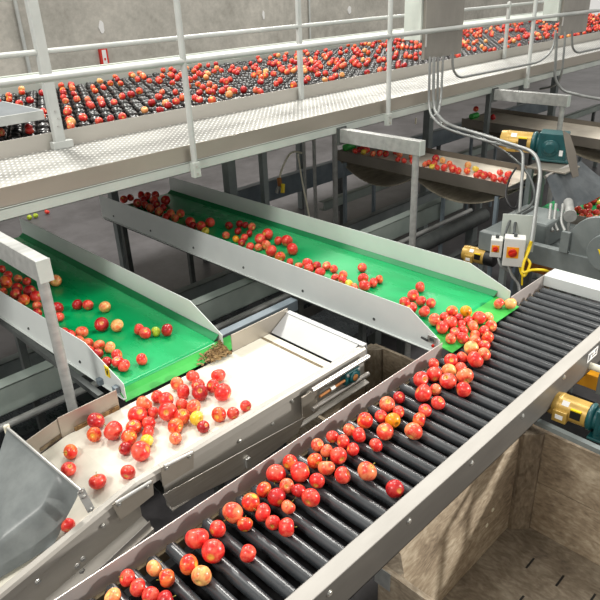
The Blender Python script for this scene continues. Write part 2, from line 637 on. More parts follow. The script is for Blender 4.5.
# sticker with dark printing on the outer web
p0, p1 = aty(588, 357, .9505), aty(598, 342, .9505)
lb = obj('sticker', MB().box(p0.x, p0.x + .115, .9495, .9517, 1.075, 1.125), 'label_white', rc, label='white sticker with dark printing')
m = MB()
for j, (xx, w_, zz, hh) in enumerate([(.01, .012, 1.085, .03), (.028, .02, 1.107, .008), (.028, .005, 1.085, .03), (.055, .018, 1.085, .007), (.055, .006, 1.085, .03), (.08, .025, 1.085, .008), (.08, .022, 1.1, .006), (.08, .025, 1.11, .007)]):
    m.box(p0.x + xx, p0.x + xx + w_, .949, .9496, zz, zz + hh)
obj('printing', m, 'label_ink', lb)
for x in (.35, 3.75):
    for y in (1.49,):
        obj('leg', MB().box(x - .025, x + .025, y - .025, y + .025, 0, 1.02), 'steel_dark', rc)
    obj('leg', MB().box(x - .02, x + .02, .96, .998, 0, .998), 'steel_dark', rc)
for x in (.35, 2.62, 3.75):
    obj('cross_member', MB().box(x - .02, x + .02, .96, 1.505, 1.005, 1.035), 'steel_dark', rc)
# black sheet added under the rollers to keep their gaps dark
obj('gap_dark_sheet', MB().box(.05, 3.5, 1.04, 1.50, .975, .985), 'bed', rc)


# ------------------------------------------------------------------ green belt conveyors
def green_belt(name, label, xa, xb, y0, y1, zb, near_taper, far_taper, slide, group, splay=0.):
    """side walls at xa (nearer) and xb; belt runs from y1 down to its nose at y0"""
    t = thing(name, label, 'conveyor', ((xa + xb) / 2, (y0 + y1) / 2, 0), group)
    zt, zl = zb + .145, zb - .05
    ye0 = near_taper[1]
    w = MB()
    def xn(y):
        return xa + splay * (y1 - y) / (y1 - ye0)
    w.prism([(xn(y_), y_, z_) for y_, z_ in ((y1, zl), (y1, zt), (near_taper[0], zt), (ye0, near_taper[2]), (ye0, zl))], (.004, 0, 0))
    w.prism([(xn(y_) + dx_, y_, zl) for y_, dx_ in ((y1, 0), (y1, -.012), (ye0, -.012), (ye0, 0))], (0, 0, .004))
    obj('side_wall', w, 'wall_paint', t, .001)
    w = MB()
    w.prism([(xb - .004, y1, zl), (xb - .004, y1, zt), (xb - .004, far_taper[0], zt), (xb - .004, far_taper[1], far_taper[2]), (xb - .004, far_taper[1], zl)], (.004, 0, 0))
    w.box(xb, xb + .012, far_taper[1], y1, zl, zl + .004)
    obj('side_wall', w, 'wall_paint', t, .001)
    r = .022
    prof = []
    for k in range(9):
        a = pi / 2 + pi * k / 8
        prof.append((y0 + r + r * cos(a), zb - r + r * sin(a)))
    prof += [(y1 - .01, zb - 2 * r), (y1 - .01, zb)]
    b = MB()
    b.prism([(xa + splay + .012, y, z) for y, z in prof], (xb - xa - splay - .05, 0, 0))
    obj('belt', b, 'belt_green', t, smooth=True)
    e = MB()       # belt edge turned up against the far wall
    e.sheet([[(xb - .04, y, zb - .001), (xb - .006, y, zb + .022)] for y in (y0 + .004, y1 - .01)], .003)
    obj('belt_edge_strip', e, 'belt_edge_green', t)
    s = MB()
    s.sheet([[(xx, slide[0], slide[1]), (xx, (slide[0] + slide[2]) / 2, (slide[1] * .45 + slide[3] * .55)), (xx, slide[2], slide[3])] for xx in slide[4:6]], .004)
    obj('discharge_plate', s, 'slide', t, label='bright green plastic discharge plate')
    fr = MB()
    fr.box(xa + .02, xa + .05, y0 + .08, y1, zl - .03, zl + .0)
    fr.box(xb - .05, xb - .02, y0 + .08, y1, zl - .03, zl + .0)
    yy = y0 + .3
    while yy < y1:
        fr.box(xa + .05, xb - .05, yy, yy + .03, zl - .03, zl)
        yy += .9
    obj('under_frame', fr, 'steel_dark', t)
    for y in (y0 + (.985 if xa > 2 else 1.055), y1 - .25):
        for x in (xa + .045, xb - .045):
            obj('leg', MB().box(x - .02, x + .02, y - .02, y + .02, 0, zl - .03), 'steel_dark', t)
    yy = y0 + .35
    while yy < y1 - .2:
        obj('bolt', bolt_mb((xn(yy), yy, zl + .05), (-1, 0, 0), .006), 'steel_dark', t)
        yy += .55
    return t


b2 = green_belt('belt_conveyor', 'green belt conveyor beside the roller end, feeding apples onto the black rollers', 2.43, 3.135, 1.60, 4.9, 1.14,
                (1.72, 1.527, 1.165), (1.80, 1.527, 1.185), (1.612, 1.128, 1.462, 1.108, 2.45, 3.125), 'green belt conveyors')
b1 = green_belt('belt_conveyor', 'green belt conveyor at the left, dropping apples onto the white belt', 1.035, 1.735, 2.42, 4.85, 1.14,
                (2.68, 2.375, 1.175), (2.66, 2.40, 1.17), (2.43, 1.126, 2.372, 1.078, 1.125, 1.80), 'green belt conveyors', .095)
# stickers on the walls near the discharge ends
p = atx(107, 371.5, 1.122)
s = obj('warning_sticker', MB().box(1.1205, 1.1255, p.y - .018, p.y + .018, p.z - .028, p.z + .028), 'yellow', b1, label='yellow warning sticker with a black hand mark')
m = MB()
m.box(1.1198, 1.1206, p.y - .009, p.y + .004, p.z - .016, p.z + .004)
m.box(1.1198, 1.1206, p.y - .013, p.y - .005, p.z - .002, p.z + .018)
m.box(1.1198, 1.1206, p.y + .002, p.y + .01, p.z + .004, p.z + .014)
obj('hand_mark', m, 'black', s)
for q in ((100.5, 381), (116.5, 389)):
    p = atx(q[0], q[1], 1.115)
    obj('bracket', MB().box(1.10, 1.125, p.y - .016, p.y + .016, p.z - .016, p.z + .016), 'greyblue', b1, .002)
p = atx(433, 339, 2.428)
bk = obj('latch', MB().box(2.418, 2.43, p.y - .028, p.y + .028, p.z - .02, p.z + .02), 'bolt', b2, .002)
obj('latch_slot', MB().box(2.4165, 2.4182, p.y - .014, p.y + .014, p.z - .008, p.z + .008), 'steel_dark', bk)
obj('latch_handle', MB().cyl((2.415, p.y + .02, p.z - .012), (2.412, p.y + .06, p.z - .005), .006, 10), 'black', bk)
obj('latch_button', MB().cyl((2.418, p.y - .012, p.z - .028), (2.408, p.y - .012, p.z - .03), .008, 12), 'red', bk)

# dry leaves at the end of the left belt
m = MB()
for i in range(420):
    if random.random() < .8:
        px_ = random.gauss(217, 7)
        py_ = 349 - (px_ - 217) * .42 + random.gauss(0, 2.0)
    else:
        px_, py_ = random.gauss(231, 3), random.gauss(342, 2.2)
    q = at(px_, py_, 1.12)
    if q.x > 1.725:
        q.x = 1.725
    q.z = max(1.082, 1.131 + (q.y - 2.43) * .8) + random.random() * .012 if q.y < 2.43 else 1.142 + random.random() * .008
    a = random.random() * pi
    d = V((cos(a), sin(a), random.uniform(-.3, .3))) * random.uniform(.005, .016)
    e = V((-sin(a), cos(a), random.uniform(-.4, .4))) * random.uniform(.002, .005)
    m.obox(q, d, e, V((0, 0, .0008)))
tag(obj('leaf_litter', m, 'litter'), 'dry brown leaf litter caught at the corner of the bright green plate', 'leaf litter', kind='stuff')

# ------------------------------------------------------------------ white belt conveyor
wc = thing('belt_conveyor', 'white belt conveyor with stainless skirts, running left below the green belt', 'conveyor', (1.4, 2.1, 0))
ZW = 1.07
XK = .82
SL = .23


def zin(x, z):      # the left length runs downhill
    return z - SL * max(0, XK - x)


b = MB()
xs = [-.25, .3, XK - .03, XK, XK + .03, 1.4, 2.02]
b.sheet([[(x, 1.835, zin(x, ZW) + (0.002 if x == XK else 0)), (x, 2.358, zin(x, ZW))] for x in xs], .012)
obj('belt', b, 'belt_white', wc)
obj('belt_gap', MB().box(1.955, 1.972, 1.84, 2.355, ZW, ZW + .0015), 'dirt', wc, label='dark gap at the belt end')
obj('lap_strip', MB().box(1.06, 2.02, 1.836, 1.915, ZW + .0002, ZW + .0012), 'cream', wc)


def long_profile(prof, xs_, name, mat):
    m = MB()
    m.rings([[(x, y, zin(x, z)) for y, z in prof] for x in xs_])
    return obj(name, m, mat, wc, .001)


# near skirt: rolled top lip, web, bottom flange
near = [(1.828, 1.135), (1.822, 1.14), (1.798, 1.14), (1.79, 1.128), (1.79, 1.095), (1.802, 1.085), (1.802, .945), (1.765, .94), (1.765, .934), (1.808, .938), (1.808, 1.05), (1.828, 1.06)]
long_profile(near, [XK + .125, 1.3, 2.17], 'side_skirt', 'skirt')
long_profile([(1.828, 1.085), (1.828, 1.135), (1.822, 1.14), (1.798, 1.14), (1.79, 1.128), (1.79, 1.095), (1.802, 1.085)], [XK + .01, XK + .125], 'skirt_lip', 'skirt')
near2 = [(1.828, 1.135), (1.822, 1.14), (1.798, 1.14), (1.79, 1.128), (1.79, 1.095), (1.802, 1.085), (1.802, .968), (1.722, .957), (1.722, .925), (1.727, .925), (1.727, .950), (1.808, .961), (1.808, 1.05), (1.828, 1.06)]
long_profile(near2, [-.25, .3, XK + .012], 'side_skirt', 'skirt')
# hinge plates where the two lengths meet
for quad in (((112, 505), (153, 480), (154, 495), (121, 521)), ((161, 468), (194, 451), (194, 468), (163, 487))):
    P4 = [aty(x, y, 1.772) for x, y in quad]
    m = MB()
    m.prism(P4, (0, .005, 0))
    hp = obj('hinge_plate', m, 'plate', wc, .002)
    for t_ in (.15, .85):
        b_ = P4[0].lerp(P4[1], t_) + V((0, 0, -.014))
        obj('bolt', bolt_mb((b_.x, 1.772, b_.z), (0, -1, 0), .006), 'bolt', hp)
    obj('hinge_pin', MB().cyl(P4[0] + V((.012, -.006, .004)), P4[1] + V((-.012, -.006, .004)), .007, 10), 'bolt', hp)
# gusset plates below
for poly in (((163, 495), (172, 508), (250, 470), (298, 433), (305, 417)), ((60, 606), (150, 521), (152, 531), (146, 549), (100, 590))):
    m = MB()
    m.prism([aty(x, y, 1.758 if poly[0][0] > 100 else 1.731) for x, y in poly], (0, .004, 0))
    obj('gusset_plate', m, 'stainless', wc, .001)
m = MB()
p = aty(247, 461, 1.757)
m.box(p.x - .012, p.x + .012, 1.745, 1.757, p.z - .03, p.z + .02)
obj('gusset_bracket', m, 'bolt', wc, .002)
for q in ((83, 559), (77.5, 566), (82, 571), (38, 582), (103, 526), (273, 424), (292.5, 401), (240, 441)):
    p = aty(q[0], q[1], 1.735 if q[0] < 110 and q[1] > 555 else 1.797)
    obj('bolt', bolt_mb(p, (0, -1, 0), .007), 'bolt', wc)
# far guard
m = MB()
m.box(.80, 1.085, 2.36, 2.364, 1.06, 1.172)
obj('rear_guard', m, 'stainless_warm', wc, .001)
m = MB()
m.prism([(.83, 2.366, 1.172 - .003), (.83, 2.366, 1.06), (.2, 2.366, .92), (.2, 2.366, 1.032)], (0, .004, 0))
obj('rear_guard', m, 'stainless_warm', wc, .001)
m = MB()
m.box(1.76, 2.17, 2.36, 2.364, 1.06, 1.172)
obj('rear_guard', m, 'stainless_warm', wc, .001)
# grime line along the guard foot
obj('guard_stain', MB().box(.86, 1.08, 2.353, 2.3595, 1.0705, 1.09), 'litter', wc, label='brown debris along the guard foot')
m = MB()
m.prism([(.70, 2.362, zin(.70, 1.078)), (.805, 2.362, zin(.805, 1.078)), (.805, 2.362, zin(.805, 1.094)), (.70, 2.362, zin(.70, 1.094))], (0, .0035, 0))
obj('guard_stain', m, 'dirt', wc)
# end chute plate
m = MB()
m.sheet([[(2.035, 1.83, ZW + .002), (2.035, 2.358, ZW + .002)], [(2.155, 1.83, 1.145), (2.155, 2.358, 1.145)]], .004)
m.box(2.155, 2.19, 1.80, 2.364, 1.142, 1.15)
m.box(2.186, 2.19, 1.80, 2.364, 1.05, 1.15)
obj('end_plate', m, 'chute_plate', wc, .001)
# take-up bearing
m = MB()
for z in (1.115, 1.012):
    m.cyl((1.735, 1.75, z), (2.14, 1.75, z), .013, 12)
obj('guide_tube', m, 'stainless', wc, smooth=True)
obj('mounting_plate', MB().box(1.68, 1.78, 1.762, 1.768, .97, 1.10), 'stainless_warm', wc, .002)
tb = MB()
tb.box(1.955, 2.06, 1.735, 1.775, 1.035, 1.10)
tb.cyl((2.008, 1.735, 1.067), (2.008, 1.722, 1.067), .03, 20)
tk = obj('take_up_bearing', tb, 'teal', wc, .004, label='teal take-up bearing block')
obj('bearing_bore', MB().cyl((2.008, 1.722, 1.067), (2.008, 1.7195, 1.067), .018, 16), 'rust', tk)
for dx in (-.04, .04):
    obj('bolt', bolt_mb((2.008 + dx, 1.735, 1.09), (0, -1, 0), .006), 'bolt', tk)
obj('threaded_rod', MB().cyl((1.78, 1.745, 1.062), (1.955, 1.745, 1.066), .007, 10), 'rust', wc)
obj('lock_nut', MB().cyl((1.85, 1.745, 1.064), (1.88, 1.745, 1.064), .014, 6), 'bolt', wc)
for x in (.45, 1.55):
    for y in (1.86, 2.32):
        zt = zin(x, ZW) - .014
        obj('leg', MB().box(x - .025, x + .025, y - .02, y + .02, 0, zt), 'steel_dark', wc)
obj('under_pan', MB().box(.95, 2.0, 1.83, 2.35, .97, .98), 'steel_dark', wc)

# grey rubber flap hung across the left of the white belt
fp = thing('rubber_flap', 'large creased grey rubber sheet hanging over the lower left end of the white belt', 'rubber sheet', (.4, 2.1, .9))
rodA, rodB = V((.6, 2.368, 1.228)), V((.628, 1.83, 1.234))
def keyed(u, ks):
    for (u0, p0), (u1, p1) in zip(ks, ks[1:]):
        if u <= u1:
            t = (u - u0) / (u1 - u0)
            return p0.lerp(p1, t)
    return ks[-1][1]


FOLD = [(0, at(-45, 574, .99)), (.3, at(0, 540, 1.10)), (.68, at(43, 508, 1.16)), (.84, at(58, 513, 1.11)), (1, at(64, 522, 1.06))]
FOOT = [(0, at(-45, 606, .945)), (.3, at(0, 578, .975)), (.68, at(30, 560, 1.0)), (.84, at(44, 551, 1.01)), (1, at(53, 545, 1.02))]
grid = []
U, Vv = 40, 24
for j in range(Vv + 1):
    v = j / Vv
    row = []
    for i in range(U + 1):
        u = i / U
        a_, f_, b_ = rodA.lerp(rodB, u), keyed(u, FOLD), keyed(u, FOOT)
        if v < .6:
            t = v / .6
            p = a_.lerp(f_, t) + V((.03, 0, .02)) * sin(pi * t) * (.4 + .6 * u)
        else:
            t = (v - .6) / .4
            p = f_.lerp(b_, t) - V((0, 0, .006)) * sin(pi * t)
        row.append(p)
    grid.append(row)
for _ in range(1):          # soften the fold
    g2 = [[V(p) for p in r_] for r_ in grid]
    for j in range(1, Vv):
        for i in range(1, U):
            g2[j][i] = grid[j][i] * .5 + (grid[j - 1][i] + grid[j + 1][i] + grid[j][i - 1] + grid[j][i + 1]) * .125
    grid = g2
obj('sheet', MB().sheet(grid, .004), 'flap', fp, smooth=True)
obj('rod', MB().cyl(rodA + V((0, .02, .004)), rodB + V((0, -.03, .004)), .006, 10), 'bolt', fp, smooth=True)
obj('bracket', MB().box(.588, .612, 2.366, 2.374, 1.02, 1.245), 'cream', fp, .003)
m = MB()
m.obox((.642, 1.815, 1.172), (.010, 0, -.055), (0, .003, 0), (.014, 0, .003))
br = obj('bracket', m, 'gantry', fp, .002)
for zz, xx in ((1.222, .633), (1.195, .638), (1.125, .651)):
    obj('bolt', bolt_mb((xx, 1.812, zz), (0, -1, 0), .006), 'bolt', br)


# ------------------------------------------------------------------ inverted-L support frames beside the belts
def gantry(x, y0, ztop, yfar, label):
    t = thing('gantry_stand', label, 'stand', (x, y0, 0), 'galvanised support frames beside the belts')
    obj('beam', MB().box(x - .03, x + .03, y0, yfar, ztop - .10, ztop), 'gantry', t, .003)
    obj('beam_end', MB().box(x - .031, x + .031, y0 - .004, y0, ztop - .101, ztop + .001), 'pale', t, .001)
    obj('leg', MB().cyl((x, y0 + .05, 0), (x, y0 + .05, ztop - .1), .024, 18), 'gantry', t, smooth=True)
    obj('foot_plate', MB().box(x - .06, x + .06, y0 - .015, y0 + .105, 0, .01), 'steel_dark', t)
    obj('bolt_plate', MB().box(x - .05, x + .05, yfar, yfar + .012, ztop - .12, ztop + .01), 'steel_dark', t)


gantry(.955, 2.53, 1.81, 3.27, 'galvanised support frame with one visible leg at the left edge, behind the white belt')
gantry(3.66, 2.54, 1.81, 3.27, 'galvanised support frame standing between the middle green belt and the steel trough')
gantry(5.90, 2.54, 1.81, 3.27, 'galvanised support frame at the right, behind the gold and teal motor')

# ------------------------------------------------------------------ catwalk with its handrails
YF, YB = 3.312, 3.953
ZD = 1.934
ZFB, ZCB = 1.835, 1.775          # foot of the fascia, foot of the channel below it
cw = thing('catwalk', 'raised catwalk of checkered steel plate with pale handrails crossing the picture', 'catwalk', (5, 3.6, 0))
m = MB()
m.box(-.5, 14, YF, YB, ZD - .006, ZD)
obj('deck', m, 'checker', cw)
m = MB()
m.box(-.5, 14, YF - .004, YF, ZFB, ZD + .002)
m.box(-.5, 14, YF - .004, YF + .03, ZFB, ZFB + .004)
obj('front_fascia', m, 'stainless_warm', cw, .001)
m = MB()
m.box(-.5, 14, YF - .024, YF - .019, ZCB, ZFB)
m.box(-.5, 14, YF - .024, YF + .03, ZFB - .005, ZFB)
m.box(-.5, 14, YF - .024, YF + .03, ZCB, ZCB + .005)
obj('front_channel', m, 'pale', cw, .001)
obj('rear_toe_board', MB().box(-.5, 14, YB, YB + .005, ZD - .02, 2.032), 'toe', cw, .001)
m = MB()
for i in range(16):
    x = -.2 + i * .9
    m.box(x, x + .04, YF, YB, 1.85, ZD - .006)
m.box(-.5, 14, YB - .03, YB, 1.80, ZD - .006)
obj('deck_bearers', m, 'steel_dark', cw)
for x in (-.1, 3.4, 6.9, 10.4):
    for y in (YB - .05,):
        obj('leg', MB().box(x - .025, x + .025, y - .025, y + .025, 0, 1.83), 'machine', cw)
POSTX = [2.29, 4.215, 6.515, 8.7, 10.9]
for x in POSTX:
    po = obj('rail_post', MB().cyl((x, YF - .042, 1.77), (x, YF - .042, 2.80), .019, 16), 'rail', cw, smooth=True)
    m = MB()
    m.box(x - .026, x + .026, YF - .064, YF - .024, 1.742, 1.836)
    bk = obj('post_bracket', m, 'pale', po, .003)
    for zz in (1.765, 1.81):
        obj('bolt', bolt_mb((x, YF - .064, zz), (0, -1, 0), .006), 'bolt', bk)
obj('mid_rail', MB().cyl((-.5, YF - .042, 2.432), (14, YF - .042, 2.375), .0195, 16), 'rail', cw, smooth=True)
obj('top_rail', MB().cyl((-.5, YF - .042, 2.80), (14, YF - .042, 2.79), .0195, 16), 'rail', cw, smooth=True)
# inner handrail
YR = 3.925
obj('inner_rail', MB().cyl((-.5, YR, 2.499), (14, YR, 2.487), .017, 14), 'rail', cw, smooth=True)
obj('inner_rail_post', MB().box(3.868, 3.908, YR - .015, YR + .015, ZD, 3.0), 'rail', cw, .003)
for x in (7.2, 10.2):
    obj('inner_rail_post', MB().box(x - .02, x + .02, YR - .015, YR + .015, ZD, 2.53), 'rail', cw, .003)
sq = obj('inner_rail_post', MB().box(1.722, 1.786, YR - .025, YR + .02, ZD + .04, 3.0), 'rail', cw, .003, label='broad square post')
obj('post_foot', MB().box(1.70, 1.83, YR - .03, YR + .025, ZD, ZD + .045), 'rail', sq, .003)
for zz in (2.07, 2.115, 2.16):
    obj('bolt', bolt_mb((1.755 + (.01 if zz == 2.115 else 0), YR - .025, zz), (0, -1, 0), .005), 'bolt', sq)

# small dark topped platform fixed by the square post
pf = thing('step_platform', 'dark topped step platform beside the square post at the left edge', 'platform', (1.3, 4.3, 1.85))
zt = 2.15
a = at(0, 117, zt)
obj('top', MB().box(.7, 1.75, a.y, a.y + .62, zt - .01, zt), 'table_top', pf, .002)
obj('frame', MB().box(.7, 1.752, a.y - .01, a.y, zt - .055, zt + .002), 'rail', pf, .002)
obj('frame', MB().box(1.75, 1.76, a.y, a.y + .62, zt - .055, zt + .002), 'rail', pf, .002)
for y in (a.y + .1, a.y + .55):
    obj('leg', MB().box(.72, .75, y - .02, y + .02, 0, zt - .01), 'rail', pf)

# ------------------------------------------------------------------ cup conveyor behind the catwalk
ZC = 2.0
YC0, YC1 = 4.0, 6.22
cc = thing('cup_conveyor', 'wide conveyor of small black cups carrying apples behind the catwalk', 'conveyor', (6, 5.1, 0))
obj('bed', MB().box(.85, 14, YC0 - .04, YC1 + .02, 1.9, ZC - .035), 'bed', cc)
m = MB()
m.box(.85, 14, YC1 + .02, YC1 + .03, 1.85, 2.07)
m.sheet([[(.85, YC1 + .03, 2.07), (14, YC1 + .03, 2.07)], [(.85, YC1 + .17, 2.12), (14, YC1 + .17, 2.12)]], .005)
m.box(.85, 14, YC1 + .15, YC1 + .2, 2.105, 2.13)
obj('rear_guard', m, 'boxpale', cc, .001)
for x in (.95, 3.2, 6, 9, 12):
    for y in (YC0 + .1, YC1 - .1):
        obj('leg', MB().box(x - .04, x + .04, y - .04, y + .04, 0, 1.9), 'machine', cc)
PCX, PCY = .096, .104


def cup_pts(x, y, mb):
    """one carrier: a waisted roller saddle on a short axle"""
    z = ZC - .012
    h = sin(x * 91.7 + y * 53.3)
    prof = [(0, .030), (.012, .039), (.030, .041), (.042, .034), (.046, .024), (.036, .012), (.033, .003)]
    mb.lathe([(a_ * (1 + .1 * h), r_) for a_, r_ in prof], (x + .004 * h, y + .006 * h, ZC - .036), (.12 * h, .1, 1), 10)


cups = []
ny = int((YC1 - YC0) / PCY)
for j in range(ny):
    y = YC0 + .05 + j * PCY
    for i in range(150):
        x = .95 + i * PCX + (PCX / 2 if j % 2 else 0)
        p = V((x, y, ZC))
        q = p - EYE
        dz = q.dot(fw)
        sx, sy = 300 + F * q.dot(RT) / dz, 300 - F * q.dot(UP) / dz
        if -8 < sx < 608 and sy > -8 and x < 14:
            cups.append((dz, x, y, i, j, sx, sy))
cups.sort()
for dz, x, y, i, j, sx, sy in cups[:100]:
    m = MB()
    cup_pts(x, y, m)
    obj('cup', m, 'cup', cc, smooth=True)
m = MB()
for dz, x, y, i, j, sx, sy in cups[100:]:
    cup_pts(x, y, m)
o = obj('cups', m, 'cup', cc, smooth=True)
o['kind'] = 'stuff'
o['label'] = 'far black cups'

# ------------------------------------------------------------------ electrical enclosures hung on the handrail and their conduits
def enclosure(label, x0, x1, ztop, zlow, xl):
    t = thing('electrical_enclosure', label, 'electrical box', ((x0 + x1) / 2, 4.7, zlow), 'sheet metal enclosures on the handrail')
    obj('body', MB().box(xl, x1, YF + .02, YF + .19, zlow + .15, ztop), 'boxpale', t, .004)
    d = obj('door', MB().box(x0, x1 + .002, YF - .012, YF + .018, zlow, ztop + .002), 'boxgrey', t, .003)
    obj('hinge', MB().cyl((x0 + .008, YF - .016, zlow + .1), (x0 + .008, YF - .016, zlow + .2), .008, 10), 'bolt', d)
    obj('hinge', MB().cyl((x0 + .008, YF - .016, ztop - .2), (x0 + .008, YF - .016, ztop - .1), .008, 10), 'bolt', d)
    return t


enclosure('large grey sheet metal enclosure on the handrail, its pale side towards the left', 4.722, 5.285, 2.95, 2.19, 4.70)
enclosure('smaller grey sheet metal enclosure on the handrail near the right corner', 7.21, 7.86, 2.80, 2.19, 7.16)


def conduit(pts, r, label, group, rad=.12):
    return tag(obj('conduit', MB().tube(bend(pts, rad), r, 10), 'conduit', smooth=True), label, 'conduit', group)


G = 'galvanised conduits below the enclosures'
yc = YF - .08
# the two that end at the switch boxes
c1 = [aty(430, 57, yc), aty(428.5, 112, yc), atd(441, 127, 5.15), atd(470, 136.5, 4.95), atd(523, 150, 4.55), atd(523, 165, 4.5), atd(518, 232, 4.42)]
conduit(c1, .011, 'galvanised conduit bending down to the back of the white switch boxes', G, .14)
c2 = [aty(434, 57, yc - .01), aty(433, 110, yc - .01), atd(447, 125, 5.1), atd(480, 134, 4.85), atd(535, 152, 4.45), atd(541, 170, 4.35), atd(531.5, 242, 4.2)]
conduit(c2, .013, 'galvanised conduit bending down to the yellow cable, right of the switch boxes', G, .16)
conduit([aty(438, 57, yc), aty(437.5, 113, yc), atd(442, 124, 5.2), atd(447, 122, 5.7)], .010, 'galvanised conduit hooking under the catwalk below the large enclosure', G, .12)
conduit([aty(443, 56, yc), aty(441, 100, yc), atd(438.5, 113, 5.35), atd(431, 118, 5.4)], .010, 'rightmost short conduit under the large enclosure, curving left', G, .12)
conduit([aty(452.5, 52, yc), aty(452.5, 70, yc), aty(459, 78, yc), aty(540, 62, yc), aty(553, 50, yc), aty(556, 30, yc)], .011, 'conduit looping along the catwalk from the large enclosure to the smaller one', G, .16)
conduit([aty(557, 33, yc), aty(554.5, 80, yc), atd(563, 91, 7.0), atd(582, 96, 6.7), atd(606, 100, 6.3)], .015, 'thick conduit dropping from the smaller enclosure then running right', G, .2)
conduit([aty(565.5, 32, yc), aty(562, 74, yc), atd(556, 86, 7.2), atd(540, 89, 7.4)], .012, 'conduit under the smaller enclosure, curving back left', G, .2)
conduit([aty(572, 31, yc), aty(572, 48, yc), aty(577, 53, yc), aty(606, 46.5, yc)], .012, 'short hooked conduit leaving the picture at the right below the smaller enclosure', G, .2)

# switch boxes on their plate
swp = atd(512, 250, 4.25)
sw = thing('switch_panel', 'grey mounting plate with two white isolator boxes with red knobs', 'switch panel', (swp.x, swp.y, 0))
ex = V((1, -1, 0)).normalized()          # the plate faces the camera side
ex = V((.45, -.89, 0)).normalized()
ey = V((ex.y, -ex.x, 0))                 # towards the viewer
if ey.dot(EYE - swp) < 0:
    ey = -ey
ez = V((0, 0, 1))
m = MB()
m.obox(atd(518, 233, 4.36), ex * .11, ey * .003, ez * .13)
obj('mounting_plate', m, 'boxpale', sw, .001)
m = MB()
m.obox(atd(513, 285, 4.5), ex * .02, ey * .02, ez * .02)


def switch(px, py, dep, w, h, kr):
    c = atd(px, py, dep)
    m = MB()
    m.obox(c, ex * w, ey * .045, ez * h)
    bx = obj('isolator_box', m, 'white', sw, .006)
    kc = c + ey * .045 - ex * w * .12 + ez * h * .02
    m = MB()
    m.obox(kc + ey * .002, ex * kr * 1.35, ey * .002, ez * kr * 1.35)
    kb = obj('switch_plate', m, 'orange', bx, .001)
    m = MB()
    m.lathe([(0, kr), (.01, kr), (.014, kr * .9)], kc + ey * .004, ey, 20)
    m.obox(kc + ey * .022, (ex * .85 + ez * .5) * kr * .8, ey * .008, (ez * .85 - ex * .5) * kr * .25)
    obj('switch_knob', m, 'red', bx, smooth=True)
    m = MB()
    m.cyl(c - ez * h, c - ez * (h + .02), .012, 10)
    m.cyl(c + ez * h, c + ez * (h + .02), .012, 10)
    obj('cable_gland', m, 'steel_dark', bx)


switch(496.5, 246.5, 4.32, .038, .062, .018)
switch(514, 250.5, 4.22, .066, .098, .028)
obj('stand_leg', MB().box(swp.x + .05, swp.x + .09, swp.y + .06, swp.y + .1, 0, 1.2), 'machine', sw)


def cable(name, pts, r, mat, label, group=None, cat='cable'):
    return tag(obj(name, MB().tube(spline(pts, 8), r, 8), mat, smooth=True), label, cat, group)


cable('yellow_cable', [atd(532, 240, 4.2), atd(529, 250, 4.2), atd(524, 262, 4.18), atd(523, 272, 4.18), atd(532, 270, 4.15), atd(543, 270, 4.1), atd(549, 272, 4.15)], .009, 'yellow', 'bright yellow cable dangling below the conduit end, turning right', 'yellow cables')
cable('yellow_cable', [atd(531, 241, 4.19), atd(526, 254, 4.22), atd(520, 266, 4.25), atd(524, 276, 4.2), atd(530, 264, 4.2), atd(526, 258, 4.22)], .009, 'yellow', 'yellow cable coiled in a loop right beside the large isolator box', 'yellow cables')
cable('yellow_cable', [atd(529, 246, 4.2), atd(525, 258, 4.2), atd(522.5, 274, 4.22), atd(522, 285, 4.25)], .006, 'yellow', 'thin yellow cable hanging straight down below the coiled loop', 'yellow cables')
cable('black_cable', [atd(457, 128, 5.7), atd(475, 135, 5.3), atd(505, 152, 4.8), atd(525, 170, 4.5), atd(534, 190, 4.4), atd(531, 205, 4.38), atd(512, 218, 4.35), atd(505, 235, 4.3)], .009, 'steel_dark', 'dark flexible conduit curving into the top of the small isolator box', 'black cables at the switch panel')
cable('black_cable', [atd(536, 207, 4.42), atd(524, 214, 4.38), atd(516, 222, 4.34), atd(514, 234, 4.28)], .010, 'steel_dark', 'dark flexible conduit entering the top of the larger isolator box', 'black cables at the switch panel')
cable('black_cable', [atd(516, 168, 5.0), atd(509, 180, 4.9), atd(506, 195, 4.85), atd(510, 206, 4.8), atd(516, 207, 4.8), atd(519, 195, 4.8)], .008, 'black', 'thin black cable looping at the end of the steel chute', 'black cables at the switch panel')
cable('grey_cable', [atd(498, 258, 4.3), atd(501, 266, 4.3), atd(510, 272, 4.3), atd(517, 283, 4.3), atd(519, 290, 4.3)], .008, 'conduit', 'grey flexible cable hanging under the small isolator box', 'grey cables below the switch panel')
cable('grey_cable', [atd(508, 266, 4.25), atd(512, 276, 4.25), atd(518, 284, 4.25), atd(520, 292, 4.25)], .009, 'conduit', 'grey flexible cable hanging under the large isolator box', 'grey cables below the switch panel')

